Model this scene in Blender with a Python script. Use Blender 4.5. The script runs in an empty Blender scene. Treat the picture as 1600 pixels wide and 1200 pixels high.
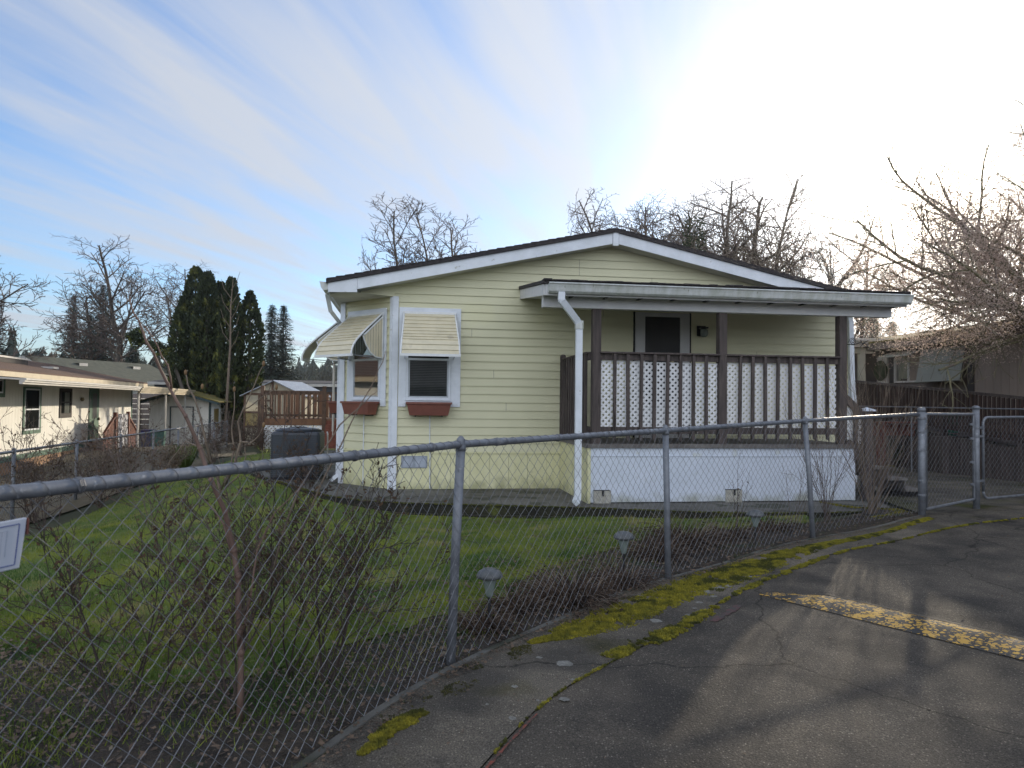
import bpy, math, random
import numpy as np
from mathutils import Vector, Matrix, noise
from mathutils.geometry import delaunay_2d_cdt
S = bpy.context.scene
COL = S.collection
PI = math.pi
R = math.radians

# ------------------------------------------------------------------ terrain
CP = np.array([(-1.33,1.8,.03),(-.28,4.05,.065),(1.25,5.94,.086),(3.02,7.54,.148),(4.88,8.72,.219),(5.93,9.34,.216),(0,0,0),(3,0,0.02),(-3,-3,0),(5,4,.1),(8,8,.2),(-.4,9.2,0),(-2.5,6.5,-.03),(2,8.6,.05),(3.7,8.9,.12),(-1.8,11.5,.1),(3,12,.15),(7,13,.18),(-3.7,12.5,.12),(-7.4,10.9,-.4),(-10.4,26,-.3),(-9.5,28,-.2),(-5,20,0),(3,25,.1),(-14,20,-.65),(-12.5,16,-.6),(-17.3,33,-.7),(9,12,.2),(10,16,.18),(10,24,.15),(12,10,.2),(16,14,.2),(-6,5,-.2),(-10,3,-.4),(-17,38,-.8),(14,0,.15)])
def T(x, y):
    w = 1/((CP[:,0]-x)**2+(CP[:,1]-y)**2+.5)**2
    z = float((w*CP[:,2]).sum()/w.sum())
    d = math.hypot(x, y)
    if d > 90:
        z += (d-90)*.045*(.6+.5*noise.noise(Vector((x*.006, y*.006, 3)))) * (1 if d < 500 else 500/d)
    return z
# house frame
TH = R(8.3); HO = Vector((-1.8217, 11.1539, 0))
def h2w(u, v, z=0):
    return Vector((HO.x+u*math.cos(TH)-v*math.sin(TH), HO.y+u*math.sin(TH)+v*math.cos(TH), z))

# ------------------------------------------------------------------ materials
def mat(name, c1, c2=None, scale=4, rough=.8, bump=0, bscale=None, metal=0, detail=6, stretch=(1,1,1), c3=None, spec=None, lo=.35, hi=.65, dist=.01, s3=None, t3=.62, trans=0):
    m = bpy.data.materials.new(name); m.use_nodes = True
    nt = m.node_tree; N = nt.nodes; L = nt.links
    b = N['Principled BSDF']
    b.inputs['Roughness'].default_value = rough; b.inputs['Metallic'].default_value = metal
    if spec is not None: b.inputs['Specular IOR Level'].default_value = spec
    b.inputs['Base Color'].default_value = (*c1, 1)
    tc = N.new('ShaderNodeTexCoord'); mp = N.new('ShaderNodeMapping'); mp.inputs['Scale'].default_value = stretch
    L.new(tc.outputs['Object'], mp.inputs['Vector'])
    col = None
    if c2 is not None:
        n = N.new('ShaderNodeTexNoise'); n.inputs['Scale'].default_value = scale; n.inputs['Detail'].default_value = detail; n.inputs['Roughness'].default_value = .6
        L.new(mp.outputs[0], n.inputs['Vector'])
        r = N.new('ShaderNodeValToRGB'); r.color_ramp.elements[0].position = lo; r.color_ramp.elements[1].position = hi
        r.color_ramp.elements[0].color = (*c1, 1); r.color_ramp.elements[1].color = (*c2, 1)
        L.new(n.outputs['Fac'], r.inputs[0]); col = r.outputs[0]
        if c3 is not None:
            n3 = N.new('ShaderNodeTexNoise'); n3.inputs['Scale'].default_value = s3 or scale*9; n3.inputs['Detail'].default_value = 3
            L.new(mp.outputs[0], n3.inputs['Vector'])
            r3 = N.new('ShaderNodeValToRGB'); r3.color_ramp.elements[0].position = t3; r3.color_ramp.elements[1].position = t3+.06
            L.new(n3.outputs['Fac'], r3.inputs[0])
            mx = N.new('ShaderNodeMix'); mx.data_type = 'RGBA'
            L.new(r3.outputs[0], mx.inputs[0]); L.new(col, mx.inputs[6]); mx.inputs[7].default_value = (*c3, 1); col = mx.outputs[2]
        L.new(col, b.inputs['Base Color'])
    if bump:
        nb = N.new('ShaderNodeTexNoise'); nb.inputs['Scale'].default_value = bscale or scale*4; nb.inputs['Detail'].default_value = 4
        L.new(mp.outputs[0], nb.inputs['Vector'])
        bp = N.new('ShaderNodeBump'); bp.inputs['Strength'].default_value = bump; bp.inputs['Distance'].default_value = dist
        L.new(nb.outputs['Fac'], bp.inputs['Height']); L.new(bp.outputs[0], b.inputs['Normal'])
    if trans:
        tr = N.new('ShaderNodeBsdfTranslucent'); ms = N.new('ShaderNodeMixShader'); ms.inputs[0].default_value = trans
        if col: L.new(col, tr.inputs[0])
        else: tr.inputs[0].default_value = (*c1, 1)
        L.new(b.outputs[0], ms.inputs[1]); L.new(tr.outputs[0], ms.inputs[2]); L.new(ms.outputs[0], N['Material Output'].inputs[0])
    return m
M = {}
M['siding'] = mat('pale_yellow_siding', (.585,.57,.385), (.635,.615,.42), 1.2, .5, .06, 90, c3=(.62,.60,.39), s3=.9, t3=.6)
M['skirt'] = mat('yellow_skirting', (.63,.61,.36), (.70,.68,.44), 2, .6, .1, 40, c3=(.5,.5,.3), s3=3, t3=.63)
M['panel'] = mat('white_panel', (.60,.65,.74), (.53,.58,.66), 1.5, .6, .1, 50, c3=(.52,.55,.55), s3=4, t3=.66)
M['white'] = mat('white_trim_paint', (.70,.74,.80), (.60,.64,.69), 5, .5, .1, 40, c3=(.45,.46,.45), s3=14, t3=.7)
M['gutter'] = mat('weathered_white_gutter', (.58,.60,.60), (.42,.44,.40), 4, .5, .1, 30, stretch=(3,3,.6), c3=(.25,.26,.2), s3=9, t3=.68)
M['beam'] = mat('grey_white_beam', (.62,.62,.62), (.54,.55,.56), 5, .6, .1, 30)
M['shingle'] = mat('dark_shingles', (.022,.019,.022), (.045,.04,.042), 20, .9, .8, 90)
M['darkwood'] = mat('dark_stained_wood', (.045,.036,.034), (.095,.075,.070), 6, .8, .5, 40, stretch=(4,4,.4), c3=(.02,.015,.013), s3=4, t3=.62)
M['greywood'] = mat('grey_weathered_wood', (.16,.15,.14), (.10,.09,.085), 8, .8, .5, 40)
M['lattice'] = mat('white_lattice_plastic', (.80,.81,.83), (.74,.75,.77), 4, .5)
M['lattice2'] = mat('clouded_lattice_plastic', (.76,.76,.76), (.70,.70,.70), 4, .5)
M['awning'] = mat('cream_awning_aluminium', (.66,.60,.44), (.58,.53,.39), 6, .5, .05, 20, c3=(.50,.45,.34), s3=5, t3=.66)
M['awntrim'] = mat('white_awning_edge', (.72,.74,.76), (.62,.64,.64), 8, .4)
M['terracotta'] = mat('terracotta_plastic', (.19,.062,.042), (.145,.048,.034), 6, .5, .1, 20)
M['alu'] = mat('window_aluminium', (.38,.41,.44), (.30,.33,.36), 5, .4, metal=.3)
M['screen'] = mat('dark_window_screen', (.022,.024,.026), (.030,.033,.036), 3, .35)
M['blind'] = mat('grey_blind_slats', (.13,.13,.12), (.09,.09,.09), 3, .6)
M['soffit'] = mat('soffit_board', (.50,.50,.44), (.42,.42,.38), 4, .7)
M['vent'] = mat('galvanised_vent', (.33,.37,.43), (.25,.28,.33), 8, .5, metal=.2)
M['doordark'] = mat('dark_storm_door_mesh', (.010,.010,.012), (.016,.016,.018), 3, .6)
M['blackline'] = mat('black_gap', (.01,.01,.01), rough=.7)
M['brass'] = mat('tarnished_metal', (.35,.3,.2), (.2,.17,.1), 20, .4, metal=.8)
M['galv'] = mat('galvanised_steel', (.20,.215,.24), (.13,.14,.16), 12, .5, .15, 60, metal=.3, c3=(.3,.31,.33), s3=30, t3=.66)
M['wire'] = mat('galvanised_wire', (.20,.207,.225), (.12,.125,.14), 8, .5, metal=.15)
M['concrete'] = mat('old_concrete', (.070,.067,.058), (.135,.13,.115), 1.6, .9, .5, 60, c3=(.045,.046,.03), s3=2.2, t3=.54)
M['patioedge'] = mat('mossy_dark_edge', (.010,.010,.008), (.030,.030,.014), 3, .95, .8, 20, c3=(.07,.08,.016), s3=3, t3=.62, dist=.02)
def aggregate(name, base, fleck, dark, moss=None):
    m = mat(name, base, dark, .8, .85, .4, 130, c3=None, spec=.25)
    nt = m.node_tree; N = nt.nodes; L = nt.links; b = N['Principled BSDF']
    src = b.inputs['Base Color'].links[0].from_socket
    tc = N.new('ShaderNodeTexCoord')
    v = N.new('ShaderNodeTexVoronoi'); v.inputs['Scale'].default_value = 80; L.new(tc.outputs['Object'], v.inputs['Vector'])
    r = N.new('ShaderNodeValToRGB'); r.color_ramp.elements[0].position = .15; r.color_ramp.elements[0].color = (1,1,1,1); r.color_ramp.elements[1].position = .42; r.color_ramp.elements[1].color = (0,0,0,1)
    L.new(v.outputs['Distance'], r.inputs[0])
    sep = N.new('ShaderNodeSeparateColor'); L.new(v.outputs['Color'], sep.inputs[0])
    pw = N.new('ShaderNodeMath'); pw.operation = 'POWER'; pw.inputs[1].default_value = 3; L.new(sep.outputs[0], pw.inputs[0])
    mu = N.new('ShaderNodeMath'); mu.operation = 'MULTIPLY'; L.new(r.outputs[0], mu.inputs[0]); L.new(pw.outputs[0], mu.inputs[1])
    mx = N.new('ShaderNodeMix'); mx.data_type = 'RGBA'; L.new(mu.outputs[0], mx.inputs[0]); L.new(src, mx.inputs[6]); mx.inputs[7].default_value = (*fleck, 1)
    out = mx.outputs[2]
    if moss:
        n = N.new('ShaderNodeTexNoise'); n.inputs['Scale'].default_value = 1.3; n.inputs['Detail'].default_value = 9; L.new(tc.outputs['Object'], n.inputs['Vector'])
        rr = N.new('ShaderNodeValToRGB'); rr.color_ramp.elements[0].position = .56; rr.color_ramp.elements[1].position = .68; L.new(n.outputs['Fac'], rr.inputs[0])
        m2 = N.new('ShaderNodeMix'); m2.data_type = 'RGBA'; L.new(rr.outputs[0], m2.inputs[0]); L.new(out, m2.inputs[6]); m2.inputs[7].default_value = (*moss, 1); out = m2.outputs[2]
    g = N.new('ShaderNodeTexNoise'); g.inputs['Scale'].default_value = 150; g.inputs['Detail'].default_value = 3; g.inputs['Roughness'].default_value = .7; L.new(tc.outputs['Object'], g.inputs['Vector'])
    gr = N.new('ShaderNodeValToRGB'); gr.color_ramp.elements[0].position = .36; gr.color_ramp.elements[0].color = (.42,.42,.42,1); gr.color_ramp.elements[1].position = .66; gr.color_ramp.elements[1].color = (1.9,1.85,1.75,1); L.new(g.outputs['Fac'], gr.inputs[0])
    st = N.new('ShaderNodeTexNoise'); st.inputs['Scale'].default_value = 2.2; st.inputs['Detail'].default_value = 7; st.inputs['Distortion'].default_value = .6; L.new(tc.outputs['Object'], st.inputs['Vector'])
    sr = N.new('ShaderNodeValToRGB'); sr.color_ramp.elements[0].position = .35; sr.color_ramp.elements[0].color = (.62,.62,.63,1); sr.color_ramp.elements[1].position = .62; sr.color_ramp.elements[1].color = (1.22,1.18,1.12,1); L.new(st.outputs['Fac'], sr.inputs[0])
    wn = N.new('ShaderNodeTexNoise'); wn.inputs['Scale'].default_value = 3; wn.inputs['Detail'].default_value = 5; L.new(tc.outputs['Object'], wn.inputs['Vector'])
    wa = N.new('ShaderNodeMixRGB'); wa.blend_type = 'ADD'; wa.inputs[0].default_value = .35; L.new(tc.outputs['Object'], wa.inputs[1]); L.new(wn.outputs['Color'], wa.inputs[2])
    ck = N.new('ShaderNodeTexVoronoi'); ck.feature = 'DISTANCE_TO_EDGE'; ck.inputs['Scale'].default_value = .42; L.new(wa.outputs[0], ck.inputs['Vector'])
    cr = N.new('ShaderNodeValToRGB'); cr.color_ramp.elements[0].position = .0; cr.color_ramp.elements[0].color = (.28,.28,.27,1); cr.color_ramp.elements[1].position = .0045; cr.color_ramp.elements[1].color = (1,1,1,1); L.new(ck.outputs['Distance'], cr.inputs[0])
    for q in (gr, sr, cr):
        mm = N.new('ShaderNodeMixRGB'); mm.blend_type = 'MULTIPLY'; mm.inputs[0].default_value = 1; L.new(out, mm.inputs[1]); L.new(q.outputs[0], mm.inputs[2]); out = mm.outputs[0]
    L.new(out, b.inputs['Base Color'])
    # strong fine bump
    vb = N.new('ShaderNodeBump'); vb.inputs['Strength'].default_value = .6; vb.inputs['Distance'].default_value = .004
    L.new(v.outputs['Distance'], vb.inputs['Height'])
    old = b.inputs['Normal'].links[0].from_socket; L.new(old, vb.inputs['Normal']); L.new(vb.outputs[0], b.inputs['Normal'])
    return m
M['asphalt'] = aggregate('asphalt', (.046,.042,.037), (.25,.23,.20), (.080,.071,.061))
M['sidewalk'] = aggregate('rough_concrete_walk', (.064,.058,.050), (.26,.24,.21), (.115,.104,.088), (.045,.042,.012))
M['drive'] = aggregate('driveway_concrete', (.070,.066,.058), (.12,.115,.10), (.095,.09,.078), (.05,.055,.015))
M['soil'] = mat('leaf_litter_soil', (.020,.015,.011), (.050,.037,.026), 5, .95, 1, 40, c3=(.02,.03,.01), s3=2.2, t3=.6, dist=.03)
M['lawnbase'] = mat('lawn_moss_base', (.055,.10,.012), (.14,.16,.022), 2.5, .95, 1, 30, c3=(.09,.075,.03), s3=1.7, t3=.63, dist=.02)
M['field'] = mat('distant_field', (.03,.04,.015), (.05,.05,.025), .1, .95, .5, 2)
M['moss'] = mat('bright_moss', (.11,.11,.014), (.31,.27,.024), 16, .95, .5, 80, c3=(.06,.065,.012), s3=5, t3=.54)
M['lichen'] = mat('pale_lichen', (.24,.235,.21), (.12,.115,.10), 60, .9)
M['orangepaint'] = mat('orange_marking_paint', (.22,.05,.03), (.07,.04,.03), 30, .8, lo=.4, hi=.55)
M['plasticblack'] = mat('black_plastic', (.02,.02,.022), rough=.5)
M['acbody'] = mat('dark_ac_cabinet', (.018,.024,.035), (.028,.035,.048), 4, .45)
M['lamphead'] = mat('grey_lamp_cap', (.06,.066,.07), (.11,.117,.12), 14, .45, .2, 30)
M['lampglass'] = mat('frosted_lamp_glass', (.18,.22,.20), rough=.25)
def glassy(name, c, rough=.08):
    m = mat(name, c, rough=rough, spec=.8); return m
def glass():
    m = bpy.data.materials.new('window_glass'); m.use_nodes = True; N = m.node_tree.nodes; L = m.node_tree.links; N.remove(N['Principled BSDF'])
    t = N.new('ShaderNodeBsdfTransparent'); t.inputs[0].default_value = (.55,.58,.58,1); g = N.new('ShaderNodeBsdfGlossy'); g.inputs['Roughness'].default_value = .03
    n = N.new('ShaderNodeTexNoise'); n.inputs['Scale'].default_value = 1.2; tc = N.new('ShaderNodeTexCoord'); L.new(tc.outputs['Object'], n.inputs['Vector']); bp = N.new('ShaderNodeBump'); bp.inputs['Strength'].default_value = .02; bp.inputs['Distance'].default_value = .1; L.new(n.outputs['Fac'], bp.inputs['Height']); L.new(bp.outputs[0], g.inputs['Normal'])
    f = N.new('ShaderNodeFresnel'); f.inputs[0].default_value = 1.45; k = N.new('ShaderNodeMath'); k.operation = 'MULTIPLY'; k.inputs[1].default_value = .35; L.new(f.outputs[0], k.inputs[0]); x = N.new('ShaderNodeMixShader'); L.new(k.outputs[0], x.inputs[0]); L.new(t.outputs[0], x.inputs[1]); L.new(g.outputs[0], x.inputs[2]); L.new(x.outputs[0], N['Material Output'].inputs[0])
    return m
M['glass'] = glass()
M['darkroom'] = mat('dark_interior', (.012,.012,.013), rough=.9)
M['bark'] = mat('grey_brown_bark', (.055,.045,.038), (.10,.085,.07), 8, .9, .5, 30, stretch=(1,1,.3))
M['twig'] = mat('winter_twigs', (.075,.055,.045), (.12,.09,.075), 3, .85)
M['twiggrey'] = mat('grey_stems', (.20,.155,.115), (.12,.09,.07), 6, .85)
M['deadleaf'] = mat('dried_brown_leaves', (.05,.03,.018), (.11,.065,.035), 9, .9, trans=.2)
M['deadperennial'] = mat('dead_perennial_stalks', (.085,.055,.036), (.022,.013,.010), 9, .95)
M['ivy'] = mat('ivy_leaves', (.02,.035,.012), (.035,.05,.02), 5, .6, trans=.2)
M['fir'] = mat('fir_needles', (.022,.036,.024), (.040,.056,.036), 1.2, .85)
M['arbor'] = mat('arborvitae_scales', (.018,.030,.010), (.045,.060,.016), 1.6, .85, c3=(.12,.13,.025), s3=1.6, t3=.55)
M['mosstree'] = mat('mossy_bark', (.14,.13,.085), (.19,.175,.10), 6, .95, .8, 25, c3=(.16,.13,.11), s3=5, t3=.55)
M['smallleaf'] = mat('small_winter_leaves', (.58,.47,.38), (.74,.60,.54), 2, .6, trans=.7)
M['grass'] = mat('grass_blades', (.040,.095,.012), (.23,.26,.028), 1.3, .75, lo=.40, hi=.62, c3=(.30,.26,.10), s3=1.6, t3=.60, trans=.25)
M['forest'] = mat('forest_mass', (.018,.028,.018), (.035,.042,.028), .05, .95)
M['nwall'] = mat('neighbour_white_siding', (.76,.75,.70), (.68,.67,.62), 2, .6, .1, 30, stretch=(1,1,.3))
M['ngreen'] = mat('green_trim_paint', (.035,.11,.07), (.05,.14,.09), 5, .5)
M['nskirt'] = mat('brown_board_skirting', (.22,.12,.06), (.32,.19,.10), 6, .8, .4, 30)
M['nroof'] = mat('brown_shingles', (.075,.045,.035), (.12,.075,.055), 30, .9, .6, 60)
M['nroof2'] = mat('mossy_grey_shingles', (.06,.065,.05), (.09,.095,.07), 3, .9, .5, 60)
M['ntan'] = mat('tan_fascia', (.45,.38,.26), (.38,.32,.22), 4, .6)
M['ngrey'] = mat('patio_cover_white', (.50,.48,.44), (.40,.39,.37), 5, .5)
M['redwood'] = mat('redwood_stain', (.13,.035,.02), (.18,.055,.03), 8, .7, .4, 30, stretch=(1,1,.3))
M['cedar'] = mat('warm_cedar_boards', (.13,.065,.035), (.20,.10,.05), 6, .7, .4, 30, stretch=(1,1,.3))
M['cedardark'] = mat('brown_deck_wood', (.07,.04,.025), (.12,.07,.045), 6, .75, .4, 30)
M['rwall'] = mat('tan_sheet_siding', (.30,.245,.21), (.24,.20,.17), 2, .75, .2, 20, stretch=(1,1,.2))
M['rdark'] = mat('dark_brown_trim', (.035,.03,.03), (.05,.045,.042), 4, .8)
M['rfascia'] = mat('brown_fascia', (.20,.165,.145), (.16,.135,.12), 4, .8)
M['rgreypanel'] = mat('grey_green_awning', (.24,.25,.22), (.28,.29,.255), 2, .7, c3=(.17,.18,.12), s3=2, t3=.62)
M['mossroof'] = mat('mossy_roof', (.17,.14,.02), (.09,.08,.03), 4, .95, .8, 20, c3=(.05,.045,.04), s3=3, t3=.6, dist=.03)
M['cream'] = mat('cream_post_paint', (.52,.50,.40), (.45,.43,.35), 5, .6)
M['curtain'] = mat('beige_curtain', (.30,.24,.19), (.20,.16,.13), 9, .9, stretch=(9,9,.3))
M['frost'] = mat('translucent_greenhouse_panel', (.42,.39,.30), (.36,.33,.25), 2, .5, trans=.3)
M['amber'] = mat('yellowed_greenhouse_panel', (.34,.24,.07), (.30,.26,.14), 2, .5, trans=.3)
M['bin_blue'] = mat('blue_plastic', (.03,.03,.16), rough=.5)
M['bin_green'] = mat('green_plastic', (.015,.12,.08), rough=.5)
M['towel'] = mat('patterned_towel', (.50,.50,.52), (.06,.06,.08), 7, .9, lo=.48, hi=.52)
M['signwhite'] = mat('white_sign_board', (.42,.45,.52), rough=.45)
M['signblue'] = mat('blue_sign_ink', (.06,.09,.25), rough=.5)
M['signfaint'] = mat('pale_blue_sign_ink', (.30,.34,.43), rough=.5)
M['statue'] = mat('pale_stone_ornament', (.36,.34,.29), (.26,.24,.2), 12, .8)
M['pale'] = mat('pale_plank', (.50,.47,.42), rough=.7)
M['rampwood'] = mat('ramp_brown_wood', (.055,.032,.027), (.038,.025,.022), 3, .8)
M['shedtrim'] = mat('dark_teal_trim', (.025,.05,.055), (.035,.06,.065), 4, .6)
M['redsoil'] = mat('red_wood_bench', (.16,.05,.035), (.10,.035,.03), 5, .8)
def splash(name, col, z0, z1):
    m = M[name]; nt = m.node_tree; N = nt.nodes; L = nt.links; b = N['Principled BSDF']; src = b.inputs['Base Color'].links[0].from_socket
    tc = N.new('ShaderNodeTexCoord'); sp = N.new('ShaderNodeSeparateXYZ'); L.new(tc.outputs['Object'], sp.inputs[0])
    n = N.new('ShaderNodeTexNoise'); n.inputs['Scale'].default_value = 5; n.inputs['Detail'].default_value = 8; L.new(tc.outputs['Object'], n.inputs['Vector'])
    a = N.new('ShaderNodeMapRange'); a.inputs[1].default_value = z0; a.inputs[2].default_value = z1; a.inputs[3].default_value = .42; a.inputs[4].default_value = 0; L.new(sp.outputs[2], a.inputs[0])
    s_ = N.new('ShaderNodeMath'); s_.operation = 'ADD'; L.new(a.outputs[0], s_.inputs[0]); L.new(n.outputs['Fac'], s_.inputs[1])
    r = N.new('ShaderNodeMapRange'); r.inputs[1].default_value = .62; r.inputs[2].default_value = .95; r.inputs[4].default_value = .75; L.new(s_.outputs[0], r.inputs[0])
    mx = N.new('ShaderNodeMix'); mx.data_type = 'RGBA'; L.new(r.outputs[0], mx.inputs[0]); L.new(src, mx.inputs[6]); mx.inputs[7].default_value = (*col, 1); L.new(mx.outputs[2], b.inputs['Base Color'])
splash('skirt', (.30,.30,.16), .15, .42); splash('panel', (.26,.27,.20), .15, .36)
# worn yellow paint
def worn():
    m = mat('worn_yellow_paint', (.55,.32,.045), (.42,.25,.045), 3, .75, .4, 90)
    nt = m.node_tree; N = nt.nodes; L = nt.links; b = N['Principled BSDF']
    src = b.inputs['Base Color'].links[0].from_socket
    tc = N.new('ShaderNodeTexCoord')
    v = N.new('ShaderNodeTexVoronoi'); v.feature = 'DISTANCE_TO_EDGE'; v.inputs['Scale'].default_value = 24
    n0 = N.new('ShaderNodeTexNoise'); n0.inputs['Scale'].default_value = 30; L.new(tc.outputs['Object'], n0.inputs['Vector'])
    ad = N.new('ShaderNodeMixRGB'); ad.blend_type = 'ADD'; ad.inputs[0].default_value = .05; L.new(tc.outputs['Object'], ad.inputs[1]); L.new(n0.outputs['Color'], ad.inputs[2])
    L.new(ad.outputs[0], v.inputs['Vector'])
    n = N.new('ShaderNodeTexNoise'); n.inputs['Scale'].default_value = 9; n.inputs['Detail'].default_value = 8; L.new(tc.outputs['Object'], n.inputs['Vector'])
    # threshold varies: worn where noise is high
    t = N.new('ShaderNodeMath'); t.operation = 'MULTIPLY_ADD'; L.new(n.outputs['Fac'], t.inputs[0]); t.inputs[1].default_value = -1.0; t.inputs[2].default_value = .34
    s = N.new('ShaderNodeMath'); s.operation = 'ADD'; L.new(v.outputs['Distance'], s.inputs[0]); L.new(t.outputs[0], s.inputs[1])
    g = N.new('ShaderNodeMath'); g.operation = 'GREATER_THAN'; g.inputs[1].default_value = 0; L.new(s.outputs[0], g.inputs[0])
    mx = N.new('ShaderNodeMix'); mx.data_type = 'RGBA'; L.new(g.outputs[0], mx.inputs[0]); mx.inputs[6].default_value = (.028,.027,.026,1); L.new(src, mx.inputs[7])
    L.new(mx.outputs[2], b.inputs['Base Color'])
    return m
M['worn'] = worn()

# ------------------------------------------------------------------ mesh building
class MB:
    def __init__(s, m=None): s.v = []; s.f = []; s.m = m
    def add(s, vs, fs):
        k = len(s.v)
        if s.m is not None: vs = [tuple(s.m @ Vector(p)) for p in vs]
        s.v.extend(tuple(p) for p in vs); s.f.extend(tuple(i+k for i in f) for f in fs); return s
    def box(s, x0, x1, y0, y1, z0, z1):
        return s.add([(x0,y0,z0),(x1,y0,z0),(x1,y1,z0),(x0,y1,z0),(x0,y0,z1),(x1,y0,z1),(x1,y1,z1),(x0,y1,z1)],
                     [(0,3,2,1),(4,5,6,7),(0,1,5,4),(1,2,6,5),(2,3,7,6),(3,0,4,7)])
    def prism(s, poly, a, b, axis='y'):      # poly in the two other axes, extruded a..b
        n = len(poly)
        def P(p, t): return (p[0], t, p[1]) if axis == 'y' else ((t, p[0], p[1]) if axis == 'x' else (p[0], p[1], t))
        return s.add([P(p, a) for p in poly]+[P(p, b) for p in poly],
                     [tuple(range(n))[::-1], tuple(range(n, 2*n))]+[(i, (i+1) % n, n+(i+1) % n, n+i) for i in range(n)])
    def quad(s, a, b, c, d): return s.add([a, b, c, d], [(0,1,2,3)])
    def beam(s, p, q, w, h, up=(0,0,1)):
        p = Vector(p); q = Vector(q); d = (q-p).normalized(); x = d.cross(Vector(up))
        if x.length < 1e-4: x = Vector((1,0,0))
        x.normalize(); z = x.cross(d); x *= w/2; z *= h/2
        return s.add([p-x-z, p+x-z, p+x+z, p-x+z, q-x-z, q+x-z, q+x+z, q-x+z],
                     [(0,3,2,1),(4,5,6,7),(0,1,5,4),(1,2,6,5),(2,3,7,6),(3,0,4,7)])
    def tube(s, pts, r, n=6, cap=True):
        pts = [Vector(p) for p in pts]; k = len(pts)
        if not hasattr(r, '__len__'): r = [r]*k
        vs = []; x = None
        for i, p in enumerate(pts):
            d = (pts[min(i+1, k-1)]-pts[max(i-1, 0)])
            if d.length < 1e-9: d = Vector((0,0,1))
            d.normalize()
            if x is None:
                x = d.cross(Vector((0,0,1)) if abs(d.z) < .9 else Vector((1,0,0)))
            else:
                x = x - d*x.dot(d)
                if x.length < 1e-6: x = d.cross(Vector((0,1,0)))
            x.normalize(); y = d.cross(x)
            for j in range(n):
                a = 2*PI*j/n; vs.append(p+(x*math.cos(a)+y*math.sin(a))*r[i])
        fs = [(i*n+j, i*n+(j+1) % n, (i+1)*n+(j+1) % n, (i+1)*n+j) for i in range(k-1) for j in range(n)]
        if cap: fs += [tuple(range(n))[::-1], tuple(range((k-1)*n, k*n))]
        return s.add(vs, fs)
    def lathe(s, c, prof, n=16):
        vs = [(c[0]+r*math.cos(2*PI*j/n), c[1]+r*math.sin(2*PI*j/n), c[2]+z) for r, z in prof for j in range(n)]
        k = len(prof)
        fs = [(i*n+j, i*n+(j+1) % n, (i+1)*n+(j+1) % n, (i+1)*n+j) for i in range(k-1) for j in range(n)]
        return s.add(vs, fs+[tuple(range(n))[::-1], tuple(range((k-1)*n, k*n))])
    def ell(s, c, rx, ry, rz, n=12, m=8, jit=0, rng=random):
        prof = []
        vs = []; 
        for i in range(m+1):
            a = -PI/2+PI*i/m
            for j in range(n):
                b = 2*PI*j/n; k = 1+jit*(rng.random()-.5)
                vs.append((c[0]+rx*math.cos(a)*math.cos(b)*k, c[1]+ry*math.cos(a)*math.sin(b)*k, c[2]+rz*math.sin(a)*k))
        return s.add(vs, [(i*n+j, i*n+(j+1) % n, (i+1)*n+(j+1) % n, (i+1)*n+j) for i in range(m) for j in range(n)])
    def build(s, name, m, parent=None, smooth=False, bevel=0):
        me = bpy.data.meshes.new(name); me.from_pydata(s.v, [], s.f)
        if smooth: me.polygons.foreach_set('use_smooth', [True]*len(me.polygons))
        me.materials.append(M[m] if isinstance(m, str) else m)
        o = bpy.data.objects.new(name, me); COL.objects.link(o)
        if parent is not None: o.parent = parent
        if bevel:
            bv = o.modifiers.new('b', 'BEVEL'); bv.width = bevel; bv.segments = 2; bv.limit_method = 'ANGLE'
        return o
def tag(o, label=None, cat=None, group=None, kind=None):
    if label: o['label'] = label
    if cat: o['category'] = cat
    if group: o['group'] = group
    if kind: o['kind'] = kind
    return o
def empty(name, loc=(0,0,0), rz=0, label=None, cat=None, group=None):
    o = bpy.data.objects.new(name, None); COL.objects.link(o); o.location = loc; o.rotation_euler = (0,0,rz)
    o.empty_display_size = .2
    return tag(o, label, cat, group)
def copy_tree(o, parent=None):
    c = o.copy(); COL.objects.link(c)
    if parent is not None: c.parent = parent
    for ch in list(o.children): copy_tree(ch, c)
    return c
def bulk(name, verts, faces_n, m, parent=None):      # verts (N,3) numpy, all faces faces_n-gons in order
    me = bpy.data.meshes.new(name); n = len(verts); nf = n//faces_n
    me.vertices.add(n); me.vertices.foreach_set('co', np.asarray(verts, dtype=np.float32).ravel())
    me.loops.add(n); me.loops.foreach_set('vertex_index', np.arange(n, dtype=np.int32))
    me.polygons.add(nf); me.polygons.foreach_set('loop_start', np.arange(0, n, faces_n, dtype=np.int32)); me.polygons.foreach_set('loop_total', np.full(nf, faces_n, dtype=np.int32))
    me.update(calc_edges=True); me.validate()
    me.materials.append(M[m] if isinstance(m, str) else m); o = bpy.data.objects.new(name, me); COL.objects.link(o)
    if parent is not None: o.parent = parent
    return o
def inpoly(x, y, poly):
    c = False; j = len(poly)-1
    for i in range(len(poly)):
        xi, yi = poly[i]; xj, yj = poly[j]
        if (yi > y) != (yj > y) and x < (xj-xi)*(y-yi)/(yj-yi)+xi: c = not c
        j = i
    return c
def densify(poly, step, jit=0, rng=random, closed=True):
    out = []; n = len(poly)
    for i in range(n if closed else n-1):
        a = poly[i]; b = poly[(i+1) % n]; L = math.hypot(b[0]-a[0], b[1]-a[1]); k = max(1, int(L/step))
        for q in range(k):
            t = q/k; out.append((a[0]+(b[0]-a[0])*t+(rng.random()-.5)*jit, a[1]+(b[1]-a[1])*t+(rng.random()-.5)*jit))
    if not closed: out.append(poly[-1])
    return out
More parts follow.
